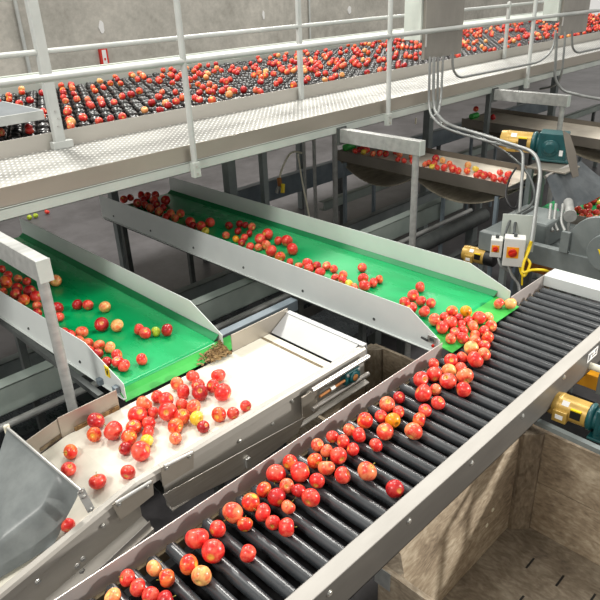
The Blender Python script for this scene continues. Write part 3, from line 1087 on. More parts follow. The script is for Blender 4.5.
# ------------------------------------------------------------------ gear motors
def gear_motor(label, c, ax, sc, has_gear=True, group='gold gear motors', fan_dark=False, leg=True):
    """ax: from fan end to gearbox"""
    c, ax = V(c), V(ax).normalized()
    sd = ax.cross(V((0, 0, 1))).normalized()
    if sd.dot(EYE - c) < 0:
        sd = -sd
    up = V((0, 0, 1))
    t = thing('gear_motor', label, 'motor', (c.x, c.y, c.z - .1 * sc), group)
    L = .2 * sc
    R = .075 * sc
    m = MB()
    m.lathe([(-L * .62, R * .75), (-L * .6, R * .95), (-L * .38, R), (-L * .37, R * 1.03), (-L * .3, R * 1.03), (-L * .29, R), (L * .5, R), (L * .52, R * .85)], c, ax, 24)
    mo = obj('motor_body', m, 'gold', t, smooth=True)
    if fan_dark:
        m = MB()
        m.lathe([(L * .5, R * 1.0), (L * .95, R * 1.0), (L, R * .8)], c, ax, 20)
        obj('fan_cover', m, 'black', t, smooth=True)
    m = MB()
    m.obox(c - ax * L * .18 + sd * R * .95 - up * R * .25, ax * .042 * sc, sd * .028 * sc, up * .038 * sc)
    jb = obj('junction_box', m, 'gold', t, .004)
    m = MB()
    m.obox(c - ax * L * .18 + sd * (R * .95 + .029 * sc) - up * R * .25, ax * .022 * sc, sd * .001, up * .014 * sc)
    obj('rating_label', m, 'label_white', jb)
    m = MB()
    m.obox(c + ax * L * .22 + sd * R * .94 + up * R * .18, ax * .03 * sc, sd * .006 * sc, up * .026 * sc)
    nl = obj('rating_plate', m, 'black', t)
    m = MB()
    m.obox(c + ax * L * .22 + sd * R * .9 + up * R * .55, ax * .03 * sc, sd * .008 * sc, up * .006 * sc)
    obj('warning_strip', m, 'yellow', nl)
    m = MB()
    m.obox(c - ax * L * .12 + sd * R * .68 + up * R * .74, ax * .02 * sc, (sd * .7 + up * .7) * .002, (up * .7 - sd * .7) * .016 * sc)
    obj('rating_label', m, 'label_white', t)
    if has_gear:
        m = MB()
        m.lathe([(L * .5, R * 1.0), (L * .56, R * 1.12), (L * .64, R * 1.12), (L * .7, R * .9), (L * .82, R * .85)], c, ax, 24)
        m.obox(c + ax * L * 1.25, ax * L * .48, sd * R * .95, up * R * 1.25)
        m.lathe([(0, R * .8), (.012 * sc, R * .8), (.016 * sc, R * .55), (.03 * sc, R * .5)], c + ax * L * 1.2 + sd * R * .95 - up * R * .1, sd, 20)
        m.obox(c + ax * L * 1.25 - up * R * 1.3, ax * L * .62, sd * R * 1.05, up * R * .12)
        gb = obj('gearbox', m, 'teal', t, .006, smooth=True, label='teal gearbox')
        m = MB()
        m.obox(c + ax * L * 1.58 + sd * R * .96 - up * R * .5, ax * .012 * sc, sd * .002, up * .02 * sc)
        obj('rating_label', m, 'label_white', gb)
        for dx in (.9, 1.62):
            for dz in (-.9, .95):
                obj('bolt', bolt_mb(c + ax * L * dx + sd * R * .95 + up * R * dz, sd, .008 * sc), 'teal', gb)
    return t


ydir = V((0, -1, 0))
gm1 = gear_motor('gold motor with teal gearbox on a bracket above the steel chute end', atd(518, 141.5, 5.3), (.3, -1, -.03), 1.12)
# its bracket
p = atd(549, 168, 5.05)
bkt = thing('motor_bracket', 'steel bracket and drive head carrying the upper gold and teal motor', 'bracket', (p.x, p.y, 0))
obj('base_plate', MB().box(p.x - .06, p.x + .2, p.y - .16, p.y + .16, p.z - .015, p.z), 'stainless_warm', bkt, .003)
for dx, dy in ((-.04, .13), (.18, .13), (.18, -.13)):
    obj('leg', MB().box(p.x + dx - .02, p.x + dx + .02, p.y + dy - .02, p.y + dy + .02, 0, p.z - .015), 'machine', bkt)
m = MB()
q0 = [atd(563, 128, 4.85), atd(572, 150, 4.75), atd(578, 178, 4.7), atd(566, 178, 4.75), atd(560, 160, 4.85)]
q0 = [atd(a_, b_, 4.72) for a_, b_ in ((563, 130), (570, 134), (576, 152), (579, 176), (573, 178), (568, 160))]
m.prism(q0, fw * .012)
obj('side_plate', m, 'chute', bkt, .002)
gear_motor('gold motor with teal gearbox on a rail under the roller conveyor, right of the bin', atd(572, 409, 2.95), (.05, -1, 0), .78)
gear_motor('small gold motor with black end in the shadow behind the middle green belt', atd(476, 255, 4.9), (.1, -1, 0), .8, False, fan_dark=True)

# motor rail below the roller conveyor
mr_ = thing('motor_rail', 'dark steel rail carrying the lower gold motor above the bin', 'frame', (2.9, .9, 0))
pa, pb = atd(537, 418, 2.95), atd(604, 452, 2.75)
for off in (0, .17):
    m = MB()
    d = V((pb.x - pa.x, pb.y - pa.y, 0)).normalized()
    cxy = (pa + pb) / 2
    m.obox((cxy.x + off, cxy.y, cxy.z - .01), d * .35, V((-d.y, d.x, 0)) * .014, V((0, 0, .012)))
    obj('rail', m, 'machine' if off == 0 else 'steel_dark', mr_)
    for sgn in (-.3, .3):
        q = V((cxy.x + off, cxy.y, 0)) + d * sgn
        obj('leg', MB().box(q.x - .012, q.x + .012, q.y - .012, q.y + .012, 0, cxy.z - .02), 'steel_dark', mr_)
obj('shade_sheet', MB().box(2.68, 3.5, .2, 1.4, .40, .44), 'bed', mr_)  # black sheet added to stand in for the dark void below the motor
for x, y in ((2.75, .3), (3.4, .3), (2.75, 1.3), (3.4, 1.3)):
    obj('leg', MB().box(x - .02, x + .02, y - .02, y + .02, 0, .40), 'steel_dark', mr_)  # added legs under the shade sheet
# orange machine beam and pipe to the right
p0, p1 = atd(577, 376, 3.35), atd(612, 389, 3.15)
ob = thing('orange_girder', 'orange painted steel beam at the right edge behind the roller conveyor', 'beam', (p0.x, p0.y, 0))
m = MB()
m.obox((p0.x + .02, p0.y - .25, p0.z), V((.03, 0, 0)), V((0, .55, 0)), V((0, 0, .04)))
obj('beam', m, 'orange_beam', ob, .004)
obj('leg', MB().box(p0.x, p0.x + .04, p0.y - .72, p0.y - .68, 0, p0.z - .04), 'orange_beam', ob)
obj('leg', MB().box(p0.x, p0.x + .04, p0.y + .2, p0.y + .24, 0, p0.z - .04), 'orange_beam', ob)
obj('clamp', MB().box(p0.x - .02, p0.x + .0, p0.y - .15, p0.y - .11, p0.z - .05, p0.z + .07), 'machine', ob, .003)
pp = atd(590, 366, 3.2)
tag(obj('white_pipe', MB().cyl((pp.x, pp.y + .1, pp.z), (pp.x + .02, pp.y - .6, pp.z), .018, 14), 'cream', smooth=True), 'short cream pipe above the orange beam at the right edge', 'pipe')


# ------------------------------------------------------------------ steel trough chutes
def chute(label, x0, x1, ya, za, yb, zb, xw=.0):
    t = thing('trough_conveyor', label, 'conveyor', ((x0 + x1) / 2, (ya + yb) / 2, 0), 'steel trough conveyors')
    N = 8

    def zz(y):
        return za + (zb - za) * (y - ya) / (yb - ya)
    ys = [ya + (yb - ya) * i / N for i in range(N + 1)]
    m = MB()
    m.rings([[(x0, y, zz(y) + .018), (x0 + .006, y, zz(y) + .018), (x0 + .006, y, zz(y) - .085), (x0, y, zz(y) - .085)] for y in ys])
    obj('side_wall', m, 'chute', t)
    m = MB()
    m.rings([[(x1, y, zz(y) + .05), (x1 + .006, y, zz(y) + .05), (x1 + .006, y, zz(y) - .085), (x1, y, zz(y) - .085)] for y in ys])
    obj('side_wall', m, 'chute', t)
    m = MB()
    m.sheet([[(x0 + .006, y, zz(y)), (x1, y, zz(y))] for y in ys], .008)
    obj('belt', m, 'chute_belt', t)
    n = 14
    m = MB()
    L0, L1 = ya + (yb - ya) * .03, ya + (yb - ya) * .98
    for (s0, s1, sag) in ((0., .5, .16), (.5, 1., .15)):
        rows = []
        for k in range(n + 1):
            y = L0 + (L1 - L0) * (s0 + (s1 - s0) * k / n)
            w_ = k / n
            z = zz(y) - .09 - sag * 4 * w_ * (1 - w_) * (.9 if s0 else 1)
            rows.append([(x0 + .02, y, z), (x1 - .01, y, z)])
        m.sheet(rows, .008)
    obj('return_belt', m, 'belly', t, smooth=True)
    for f_ in (.06, .52, .95):
        y = ya + (yb - ya) * f_
        for x in (x0 + .02, x1 - .02):
            obj('leg', MB().box(x - .015, x + .015, y - .015, y + .015, 0, zz(y) - .10), 'greyblue', t)
    return t, zz


chA, zA = chute('steel trough conveyor with sagging belt and small apples, right behind the support frame', 4.70, 5.20, 4.3, 1.294, 2.42, 1.268)
chB, zB = chute('nearly empty steel trough conveyor with sagging belt behind the gold and teal motor', 7.0, 7.65, 4.3, 1.235, 1.9, 1.17)
for ch_, x_, y_, z_ in ((chA, 4.76, 4.22, zA(4.22)), (chB, 7.08, 4.22, zB(4.22))):
    m = MB()
    m.cyl((x_, y_, z_ + .035), (x_ + .13, y_, z_ + .035), .034, 16)
    obj('end_pulley', m, 'slide', ch_, smooth=True, label='bright green end pulley')

# apple conveyor at the right with its strip curtain
rcx = thing('feed_conveyor', 'grey framed conveyor at the right edge with apples and round guard discs', 'conveyor', (5.2, 1.8, 0))
ZR = 1.02
obj('bed', MB().box(4.95, 5.65, .9, 2.3, ZR - .02, ZR), 'belt_green', rcx)
m = MB()
m.prism([(4.94, 2.0, ZR + .05), (4.94, .9, ZR + .05), (4.94, .9, ZR - .1), (4.94, 2.0, ZR - .1)], (.006, 0, 0))
obj('side_wall', m, 'stainless_warm', rcx)
m = MB()
m.prism([(5.65, 2.35, ZR + .09), (5.65, .9, ZR + .09), (5.65, .9, ZR - .1), (5.65, 2.35, ZR - .1)], (.006, 0, 0))
obj('side_wall', m, 'stainless_warm', rcx)
obj('frame_beam', MB().box(4.1, 4.16, .6, 2.3, .95, 1.09), 'machine', rcx, .004)
obj('frame_beam', MB().box(4.3, 4.9, 1.5, 2.4, .99, 1.01), 'machine', rcx, .004)
for y in (.7, 1.45, 2.25):
    obj('leg', MB().box(4.11, 4.15, y, y + .04, 0, .95), 'machine', rcx)
for x in (4.98, 5.62):
    for y in (1.0, 2.1):
        obj('leg', MB().box(x - .02, x + .02, y - .02, y + .02, 0, ZR - .02), 'machine', rcx)
dcx = atx(606, 254, 4.02)
m = MB()
m.cyl((4.06, dcx.y, dcx.z), (4.02, dcx.y, dcx.z), .125, 40)
dk = obj('guard_disc', m, 'machine', rcx, .003, smooth=True)
q = atx(600, 255, 4.018)
obj('warning_sticker', MB().prism([(4.018, q.y + .02, q.z + .035), (4.018, q.y - .05, q.z + .03), (4.018, q.y - .02, q.z - .035)], (.002, 0, 0)), 'yellow', dk)
m = MB()
dc2 = atx(598, 247, 4.12)
m.cyl((4.16, dc2.y, dc2.z), (4.12, dc2.y, dc2.z), .2, 40)
obj('guard_disc', m, 'machine', rcx, .003, smooth=True)
obj('gear_housing', MB().box(4.25, 4.6, 1.85, 2.2, 1.01, 1.2), 'machine', rcx, .02)
obj('upright', MB().box(4.08, 4.11, 1.62, 1.68, 1.09, 1.24), 'machine', rcx, .004)
# white coiled springs and end cap
for px_ in (551, 556, 563):
    m = MB()
    m.tube(bend([atd(px_, 204, 4.7), atd(px_ - 2, 222, 4.65), atd(px_ + 2, 231, 4.6)], .05), .011, 10)
    obj('hose', m, 'gantry', rcx, smooth=True)
pc = atd(570, 215, 4.6)
m = MB()
m.cyl(pc, pc + ey * .03, .045, 20)
m.cyl(pc - ey * .3, pc, .035, 20)
obj('roller_end', m, 'gantry', rcx, smooth=True)
obj('prop_rod', MB().cyl(pc + V((.0, -.0, -.03)), V((pc.x, pc.y, .98)), .008, 10), 'gantry', rcx)
# dark red oxide floor rail behind the end plate
rx = thing('oxide_rail', 'rust coloured steel rail with an orange block behind the white end plate', 'rail', (3.9, 1.4, 0))
a_, b_ = atx(556, 262, 4.25), atx(604, 275, 4.25)
obj('rail', MB().box(4.22, 4.28, .7, 2.0, .83, .90), 'rust', rx)
qb = atx(578, 271, 4.21)
obj('block', MB().box(4.2, 4.225, qb.y - .04, qb.y + .04, .84, .92), 'orange_beam', rx, .003)
for y in (.75, 1.95):
    obj('leg', MB().box(4.23, 4.27, y - .02, y + .02, 0, .83), 'steel_dark', rx)

# strip curtain
cu = thing('strip_curtain', 'grey rubber strip curtain fanning over the apples at the right', 'strip curtain', tuple(atd(560, 190, 5.0)))
obj('clamp_bar', MB().tube([atd(545, 177, 4.95), atd(573, 164, 5.1)], .014, 8), 'stainless', cu)
strips = [[(546, 176), (551, 190), (556, 205), (560, 212), (573, 205)], [(553, 173), (562, 186), (574, 199), (578, 206), (583, 200)], [(560, 170), (570, 181), (580, 191), (587, 201), (591, 196)], [(566, 167), (577, 178), (588, 188), (595, 194), (597, 189)]]
for si, ((ax_, ay_), (bx_, by_), (cx_, cy_), (dx_, dy_), (e_x, e_y)) in enumerate(strips):
    rows = []
    n = 10
    wv = V((17, -6, 0)) if si == 0 else V((15, -6, 0))
    for k in range(n + 1):
        s_ = k / n
        ctl = [(ax_, ay_), (bx_, by_), (cx_, cy_), (dx_, dy_)]
        f_ = s_ * 3
        i_ = min(2, int(f_))
        g_ = f_ - i_
        qx = ctl[i_][0] * (1 - g_) + ctl[i_ + 1][0] * g_
        qy = ctl[i_][1] * (1 - g_) + ctl[i_ + 1][1] * g_
        dep = 4.95 + si * .05 - .05 * s_
        w_ = 1 + .25 * s_
        rows.append([atd(qx, qy, dep), atd(qx + wv.x * w_ * .5, qy + wv.y * w_ * .5 + 1.0, dep + .0), atd(qx + wv.x * w_, qy + wv.y * w_, dep + .06)])
    obj('strip', MB().sheet(rows, .004), 'curtain', cu, smooth=True)

# ------------------------------------------------------------------ long conveyor frames below the belts
def frame_beam(label, y, z0, z1, x0, x1, mat, flange=.06, group='long frame beams below the belts', slots=False):
    t = thing('channel_girder', label, 'girder', ((x0 + x1) / 2, y, 0), group)
    m = MB()
    m.box(x0, x1, y, y + .006, z0, z1)
    m.box(x0, x1, y, y + flange, z1 - .006, z1)
    m.box(x0, x1, y, y + flange, z0, z0 + .006)
    obj('channel', m, mat, t, .001)
    x = x0 + .35
    while x < x1:
        obj('leg', MB().box(x - .03, x + .03, y + .01, y + .05, 0, z0), 'steel_dark', t)
        x += 2.3
    return t


frame_beam('pale grey-green channel beam passing under both green belts', 3.35, .665, .835, -.6, 5.6, 'beam', .10)
frame_beam('grey channel beam farther back, passing under both green belts', 4.0, .50, .62, -.3, 7.2, 'machine', .08)
frame_beam('blue-grey beam behind the hanging connector, under the catwalk edge', 5.6, .46, .70, 3.6, 12.5, 'greyblue', .10)
frame_beam('pale beam with dark slots under the steel trough', 4.75, .50, .60, 5.0, 12.5, 'beam', .08)
tag(obj('support_pipe', MB().cyl((-.6, 3.26, .655), (5.6, 3.26, .665), .022, 14), 'gantry', smooth=True), 'long steel pipe running in front of the pale channel beam', 'pipe')
sh = thing('drive_shaft', 'thick dark shaft on bearings behind the middle green belt, left of the switch panel', 'shaft', (4.4, 3.0, 0))
obj('shaft', MB().cyl((3.6, 3.0, .72), (5.4, 3.0, .72), .07, 20), 'steel_dark', sh, smooth=True)
obj('shaft_end', MB().cyl((3.55, 3.0, .72), (3.6, 3.0, .72), .085, 20), 'black', sh, smooth=True)
for x in (3.75, 5.2):
    obj('bearing_stand', MB().box(x - .04, x + .04, 2.96, 3.04, 0, .66), 'machine', sh)
frame_beam('dark angle beam in front of the thick dark shaft', 2.62, .66, .73, 3.3, 5.5, 'steel_dark', .06)
# blue-grey tube just behind the white belt end
m = MB()
m.box(1.78, 2.425, 2.54, 2.60, 1.0, 1.07)
bt = thing('square_tube', 'blue-grey square tube passing behind the white belt end plate', 'beam', (2.1, 2.65, 0))
obj('tube', m, 'greyblue', bt, .004)
for x in (1.85, 2.3):
    obj('leg', MB().box(x - .02, x + .02, 2.55, 2.59, 0, 1.0), 'steel_dark', bt)
# dark mats / machinery bed on the floor under the belts
tag(obj('conveyor_bed', MB().box(-.6, 4.4, 2.75, 3.2, .34, .42).box(-.5, -.44, 2.8, 3.15, 0, .34).box(2.3, 2.36, 2.8, 3.15, 0, .34).box(4.2, 4.26, 2.8, 3.15, 0, .34), 'rubber'), 'long black conveyor bed in the shadow below the green belts', 'conveyor')
tag(obj('conveyor_bed', MB().box(-.6, 4.4, 3.5, 3.95, .30, .38).box(-.5, -.44, 3.55, 3.9, 0, .30).box(2.3, 2.36, 3.55, 3.9, 0, .30).box(4.2, 4.26, 3.55, 3.9, 0, .30), 'rubber'), 'long black conveyor bed farther back below the green belts', 'conveyor')

# upright posts and pipes behind the middle green belt
for q0_, q1_, r_, dep, lab in (((265, 150), (271, 206), .03, 6.4, 'steel post under the catwalk, behind the middle green belt, left of the hanging connector'),
                               ((304.5, 136), (308, 222), .016, 6.3, 'thin pipe, leftmost of the three right of the hanging connector'),
                               ((314.5, 136), (318, 222), .018, 6.3, 'middle pipe of the three right of the hanging connector'),
                               ((335, 134), (337.5, 222), .026, 6.2, 'thickest pipe of the three right of the hanging connector')):
    p = atd(q0_[0], q0_[1] + 30, dep)
    tag(obj('steel_post', MB().cyl((p.x, p.y, 0), (p.x, p.y, 1.80), r_, 14), 'gantry', smooth=True), lab, 'post', 'posts under the catwalk')
cable('hanging_cable', [atd(302, 153, 6.3), atd(293, 152, 6.25), atd(287, 158, 6.2), atd(281, 172, 6.15), atd(279, 182, 6.15)], .010, 'cream', 'cream cable hanging from below the catwalk with a yellow connector')
pc_ = atd(281, 187, 6.15)
cn = thing('cable_connector', 'brass and yellow connector at the end of the hanging cream cable', 'connector', tuple(pc_ - V((0, 0, .1))))
obj('gland', MB().cyl(atd(279, 178, 6.15), atd(280, 186, 6.15), .022, 12), 'rust', cn)
obj('plug', MB().cyl(atd(283, 184, 6.13), atd(282.5, 193, 6.13), .02, 12), 'yellow', cn)
obj('jack', MB().cyl(atd(279, 187, 6.16), atd(276.5, 193, 6.16), .018, 12), 'gantry', cn)
cable('pale_cable', [atd(298, 154, 6.2), atd(302, 180, 6.15), atd(307, 205, 6.1), atd(311, 226, 6.05)], .008, 'cream', 'thin white cord hanging between the pipes behind the middle green belt')
# cream hanging cord by the chute
cable('pale_cable', [atd(416, 118, 6.1), atd(415.5, 124, 6.1)], .008, 'cream', 'short pale cord end above the galvanised support frame by the trough')

# ------------------------------------------------------------------ wooden bins
def bin_(label, x0, x1, y0, y1, zf, zr, posts):
    t = thing('wooden_bin', label, 'bin', ((x0 + x1) / 2, (y0 + y1) / 2, 0), 'wooden fruit bins')
    th = .022
    fo = MB()
    fo.box(x0, x1, y0, y1, zf - .02, zf)
    fb = obj('bin_floor', fo, 'plyfloor', t)
    for r_ in range(3):
        for c_ in range(4):
            xx = x1 - .22 - .24 * r_
            yy = y1 - .2 - .155 * c_ - (.07 if r_ % 2 else 0)
            obj('drain_slot', MB().box(xx - .042, xx + .042, yy - .005, yy + .005, zf + .0002, zf + .0012), 'black', fb)
    obj('side_panel', MB().box(x0, x1, y1, y1 + th, zf - .02, zr), 'plyx', t)
    obj('side_panel', MB().box(x0, x1, y0 - th, y0, zf - .02, zr), 'plyx', t)
    hz = (zf + zr) / 2
    w = obj('end_panel', MB().box(x1, x1 + th, y0, y1, zf - .02, hz - .002).box(x1, x1 + th, y0, y1, hz + .002, zr), 'plyy', t)
    obj('end_panel', MB().box(x0 - th, x0, y0, y1, zf - .02, hz - .002).box(x0 - th, x0, y0, y1, hz + .002, zr), 'plyy', t)
    for sx, sy in ((1, 1), (1, -1), (-1, 1), (-1, -1)):
        px_ = x1 if sx > 0 else x0
        py_ = y1 if sy > 0 else y0
        m = MB()
        m.prism([(px_, py_, zf), (px_ - sx * .085, py_, zf), (px_ - sx * .085, py_ - sy * .02, zf), (px_ - sx * .02, py_ - sy * .085, zf), (px_, py_ - sy * .085, zf)], (0, 0, zr - zf))
        obj('corner_post', m, 'post', t)
    sk = MB()
    for f_ in (.06, .5, .94):
        yc_ = y0 + (y1 - y0) * f_
        sk.box(x0, x1, yc_ - .045, yc_ + .045, 0, zf - .02)
    obj('skid', sk, 'post', t)
    return t


BZ = 2.8 - 2.03
bin1 = bin_('empty weathered wooden bin with slotted floor below the roller conveyor', 1.43, 2.60, -.08, 1.085, .14, BZ, True)
# metal strap on the near corner and two pale scuffs
m = MB()
m.box(1.4035, 1.4075, 1.03, 1.105, .68, BZ + .003)
obj('corner_strap', m, 'gantry', bin1, .001, label='grey metal corner strap')
for q in ((493, 510), (487, 525.5)):
    p = aty(q[0], q[1], 1.083)
    m = MB()
    m.cyl((p.x, 1.0855, p.z), (p.x, 1.0825, p.z), .012, 12)
    obj('sticker', m, 'cream', bin1)
bin2 = bin_('weathered wooden bin in the shadow between the white belt and the rollers', 2.16, 2.99, 1.60, 2.40, .13, .56, False)

# ------------------------------------------------------------------ things on the back wall
for px_, lab in ((21, 'thin white pipe running up the back wall at the left'), (310, 'thin white pipe running up the back wall near the middle')):
    p = aty(px_, 30, 11.16)
    tag(obj('wall_pipe', MB().cyl((p.x, 11.16, 0), (p.x, 11.16, 6.5), .03 if px_ < 100 else .022, 12), 'rail', smooth=True), lab, 'pipe')
p0 = aty(105, 56, 11.12)
wm = thing('wall_marker', 'small red and white striped marker on the back wall at the left', 'marker', (p0.x, 11.15, 1.6))
zb_, zt_ = aty(106, 64, 11.12).z, aty(104.5, 48, 11.12).z
obj('panel', MB().box(p0.x - .075, p0.x + .075, 11.14, 11.2, zb_, zt_), 'label_red', wm)
obj('stripe', MB().box(p0.x - .04, p0.x + .04, 11.135, 11.14, zb_ + .005, zt_ - .03), 'label_white', wm)
obj('stripe', MB().box(p0.x - .016, p0.x + .016, 11.132, 11.135, zb_ + .06, zb_ + .10), 'label_red', wm)
for (qx, qy, w_, h_, lab) in ((101.5, 27, .055, .11, 'small white lamp reflection on the back wall above the red and white marker'), (263.5, 15, .035, .09, 'small white lamp reflection on the back wall left of the middle rail post'), (349.5, 10, .07, .09, 'small white lamp reflection on the back wall right of the middle rail post')):
    p = aty(qx, qy, 11.19)  # white shapes stand in for lamp reflections on the wall
    tag(obj('reflection_patch', MB().prism([(p.x + w_ * cos(a * pi / 5) * (.8 + .25 * (a % 2)), 11.185, p.z + h_ * sin(a * pi / 5)) for a in range(10)], (0, .015, 0)), 'label_white', bevel=.002), lab, 'lamp reflection', 'white lamp reflections on the back wall')

# ------------------------------------------------------------------ apples
def apple_mesh(name, mat, seed, nu=22, nv=14):
    rnd = random.Random(seed)
    ph = [rnd.random() * 6.28 for _ in range(3)]
    squ = rnd.uniform(.86, .98)
    tap = rnd.uniform(.02, .10)
    vs, lp, fs = [], [], []
    for j in range(nv + 1):
        th = pi * j / nv
        for i in range(nu):
            a = 2 * pi * i / nu
            s, c = sin(th), cos(th)
            r = s * (1 + .03 * cos(5 * a + ph[0]) * max(0, -c) + .02 * cos(2 * a + ph[1]))
            # dimples at both ends
            z = c * squ
            z -= .30 * math.exp(-(s / .30) ** 2) if c > 0 else -.17 * math.exp(-(s / .26) ** 2)
            r *= 1 + tap * c
            if j in (0, nv):
                r = 1e-3
            vs.append((r * cos(a), r * sin(a), z))
            lp.append((r * cos(a), r * sin(a), z))
    for j in range(nv):
        for i in range(nu):
            k = (i + 1) % nu
            fs.append((j * nu + i, (j + 1) * nu + i, (j + 1) * nu + k, j * nu + k))
    return vs, fs, lp


def to_mesh(name, vs, fs, lp, mats, mi=None):
    me = bpy.data.meshes.new(name)
    me.from_pydata(vs, [], fs)
    for m_ in mats:
        me.materials.append(m_)
    if mi:
        me.polygons.foreach_set('material_index', mi)
    at_ = me.attributes.new('lp', 'FLOAT_VECTOR', 'POINT')
    at_.data.foreach_set('vector', [c for p in lp for c in p])
    me.polygons.foreach_set('use_smooth', [True] * len(me.polygons))
    me.update()
    return me


SHAPES = [apple_mesh('apple', None, s) for s in range(4)]
MESH = {}
for c_ in APM:
    for s_ in range(4):
        vs, fs, lp = SHAPES[s_]
        MESH[c_, s_] = to_mesh('apple', vs, fs, lp, [APM[c_]])
sm = MB()
sm.tube([(0, 0, .42), (.02, 0, .7), (.06, .02, .92), (.13, .03, 1.14)], [.05, .035, .035, .055], 6)
STEM = bpy.data.meshes.new('stem')
STEM.from_pydata(sm.v, [], sm.f)
STEM.materials.append(MT['stem'])
STEM.polygons.foreach_set('use_smooth', [True] * len(STEM.polygons))


def roll_support(x, r):
    """height of an apple's centre resting on the rollers"""
    ph = (x - (X0 - .015)) / PX
    d = abs(ph - round(ph)) * PX
    return RZ + sqrt((RR + r) ** 2 - d * d)


ROLL = '''127.5,578,16,r;137.5,587.5,18,r;154,568.5,17,p;151,596,18,r;113,597,17,p;167,578,18,k;165,600,19,d;197,538.5,24,r;217.5,529,17.5,r;213,551.5,24,r;189,564.5,20,k;201.6,575.5,21,p;
233,512.6,22,o;251,502,19,k;245,524.5,16,k;263,512.5,18,r;248,553.5,18,r;263.6,489.6,16,k;277,497.5,19,d;273,522.4,15,r;287,486,15,o;298.6,490.6,15.5,d;311,497.4,19.5,r;288,507,15,o;286.4,527.4,18.5,r;
317,481,16,r;367,471.4,20.5,o;395,489,19,d;342.4,475.4,18,r;326.4,468,17.5,o;314.4,460.6,16,k;338,455.4,17.5,r;353,449.4,13,r;343,441.4,14,r;332.6,437,13,r;326,450.6,13.5,o;318,445.6,11.5,o;349,430,13,o;359,435,15.5,r;376,445,14,r;385,431.4,17.5,o;
365,420.6,17,k;393,420.6,16,a;381,416.4,13,r;398.4,412,12,r;387,404.4,16,o;399,397.4,12.5,d;290,462.5,16,k;300,472,21,r;276,473.5,20,r;
425,410.6,13.5,r;419,420,15,k;413.6,431,18,o;438,403,14,r;423.4,393.4,18.5,r;435.4,389.6,12,o;420.6,380,16,r;434,375,15.5,r;448,381.6,17,r;448.6,371,15,p;464.6,376,17.5,o;463.6,389.4,16,r;461,367,13,r;433.6,365,11.5,r;451,361,14,r;475,360,17.5,r;
462,357.5,12,r;450.6,339,11,o;484,355,14,o;483.6,346,12,r;471,348,15,p;474.4,341,12,o;487.6,338.6,13,k;463.4,338,12.5,r;475.4,332.6,11,o;483.6,327.6,12,r;491,325,12,o;471.6,326,12,o;488.6,317,10.5,p;478,318,14,r;467.4,320,9.5,r;463,330.4,10.5,r;455,332.4,10,r;461.4,325,9,r;450.4,322,14,r;459,318,10,d;466,311.6,12,a;452.6,311.6,12,k;443,327,13,r;434.4,319.6,13,o;445,317.6,10,r;499,303.6,11,o;510.4,303.6,12.5,p'''
BELT2 = '''124,199.4,8,r;130.4,197.6,7.5,r;141.4,195,8,r;148,195.6,8,r;154.6,195,8,r;137.4,203,9,r;143.6,199.6,8,d;145,204.6,8,r;154,200,9,r;150,208,9,o;156.4,205,8,d;165.6,200.4,10,d;163,207.4,8,d;159,211.4,9,o;170,214,9,o;175,218.4,8,o;180.6,213.4,8.5,o;166.4,216.4,8,r;190.4,222,10.5,r;193,225.6,8,d;201,226,10,r;205.4,231,8,y;210,222.4,10,r;229,225.4,8,d;226,235.4,8,o;236,239,7.5,a;238,231,8,d;240,224,7.5,d;245,225,7,d;251.7,226.7,8,o;249.3,233.3,7.5,d;241.7,242.7,8,d;244.3,237.7,8,r;
267.3,234.3,12,r;260,239,11,r;250,246.7,9,r;259,247.3,8,o;265.7,245,10,o;271,251,12.5,r;278.3,240.7,9,r;286.7,240.7,12.5,r;292.3,249,13,r;280,256.7,11,k;290,262.3,8.5,r;299,266,7,o;307.3,263.3,11,r;309,268.3,10,r;316.7,265.7,9,d;326.7,266,9,o;320,272.3,11,r;334,269,8.5,r;335,277.7,8,r;343.3,275,9,o;342.7,280,9,r;349,284,8.5,y;355.7,287.3,7,o;363.3,285.7,12,r;362.3,267.7,9.5,r;363,278.3,11,r;373.3,282.7,10,r;379.3,279.3,8.5,k;
420,287,11,r;413,295.6,12,r;421,301,10.5,r;431,303,10,r;404.4,302.4,11,r;411.6,308,12,r;424.4,311.5,12,r'''
BELT1 = '''2,269,8,r;8,275,9,r;6,282,14,k;18,278.6,8,o;27,281.4,8,r;17,288,11,d;16,294,11,r;29.6,291.6,13,d;34,297,12,r;24,300.6,12,k;3,292,9,o;20,304.6,8,o;37,305.6,8,o;37,313,10,d;57.6,307.4,12,d;58.6,317,11,r;46.4,274,8,d;55.6,280.6,12,p;77.4,304.6,11,d;88,305,11,r;105,307,12,p;101.6,324.4,14.5,d;117,325.4,13.5,p;65,332.4,10,r;70.4,335.4,12,r;81.6,332,12.5,o;79,341,11,o;87.6,343.6,12,o;99,345.6,12,o;110,347.4,12,p;89,350,11,r;98,353.6,11,d;106.7,362.3,12,d;116.7,355,12,r;117.3,362,12,r;124,365.7,13,r;141.7,359.3,12,r;139,329.3,11.5,r;145.7,332.7,12,r;155.7,331.7,10,g;166.7,330,13,d'''
WHITE = '''128,472,15.5,r;141,451,20.5,r;125,448.6,13.5,d;129,437,16.5,k;133.6,427.6,16,k;137.6,415,20,r;144,404,17,o;157,396.6,13,r;166,399.6,16,r;153,413,12,r;148.6,423.6,14,r;148,432.4,13.5,r;147,440.4,13,y;168,411.6,19,r;181.6,405,13,r;175.6,425.6,16.5,k;175.4,438.6,13,o;182,417,16,k;193.6,407,15.5,o;196,418,14.5,y;203.4,426.6,13,d;219,414.4,15.5,k;233,413,13,r;177,383.4,13.5,o;193,376.6,13.5,r;183,391.4,15.5,r;198,385.6,14,r;200,392.6,16.5,d;213,386,13.5,r;218.4,375.6,15,r;223,392.4,18.5,r;245.8,406,10.5,r;95.7,421,17.5,d;94.3,434.3,15,k;113.3,430.7,20,r;70.7,451.7,15,k;68.3,469.3,15,r;97.7,481.7,17.5,r;67.7,525,15,r'''
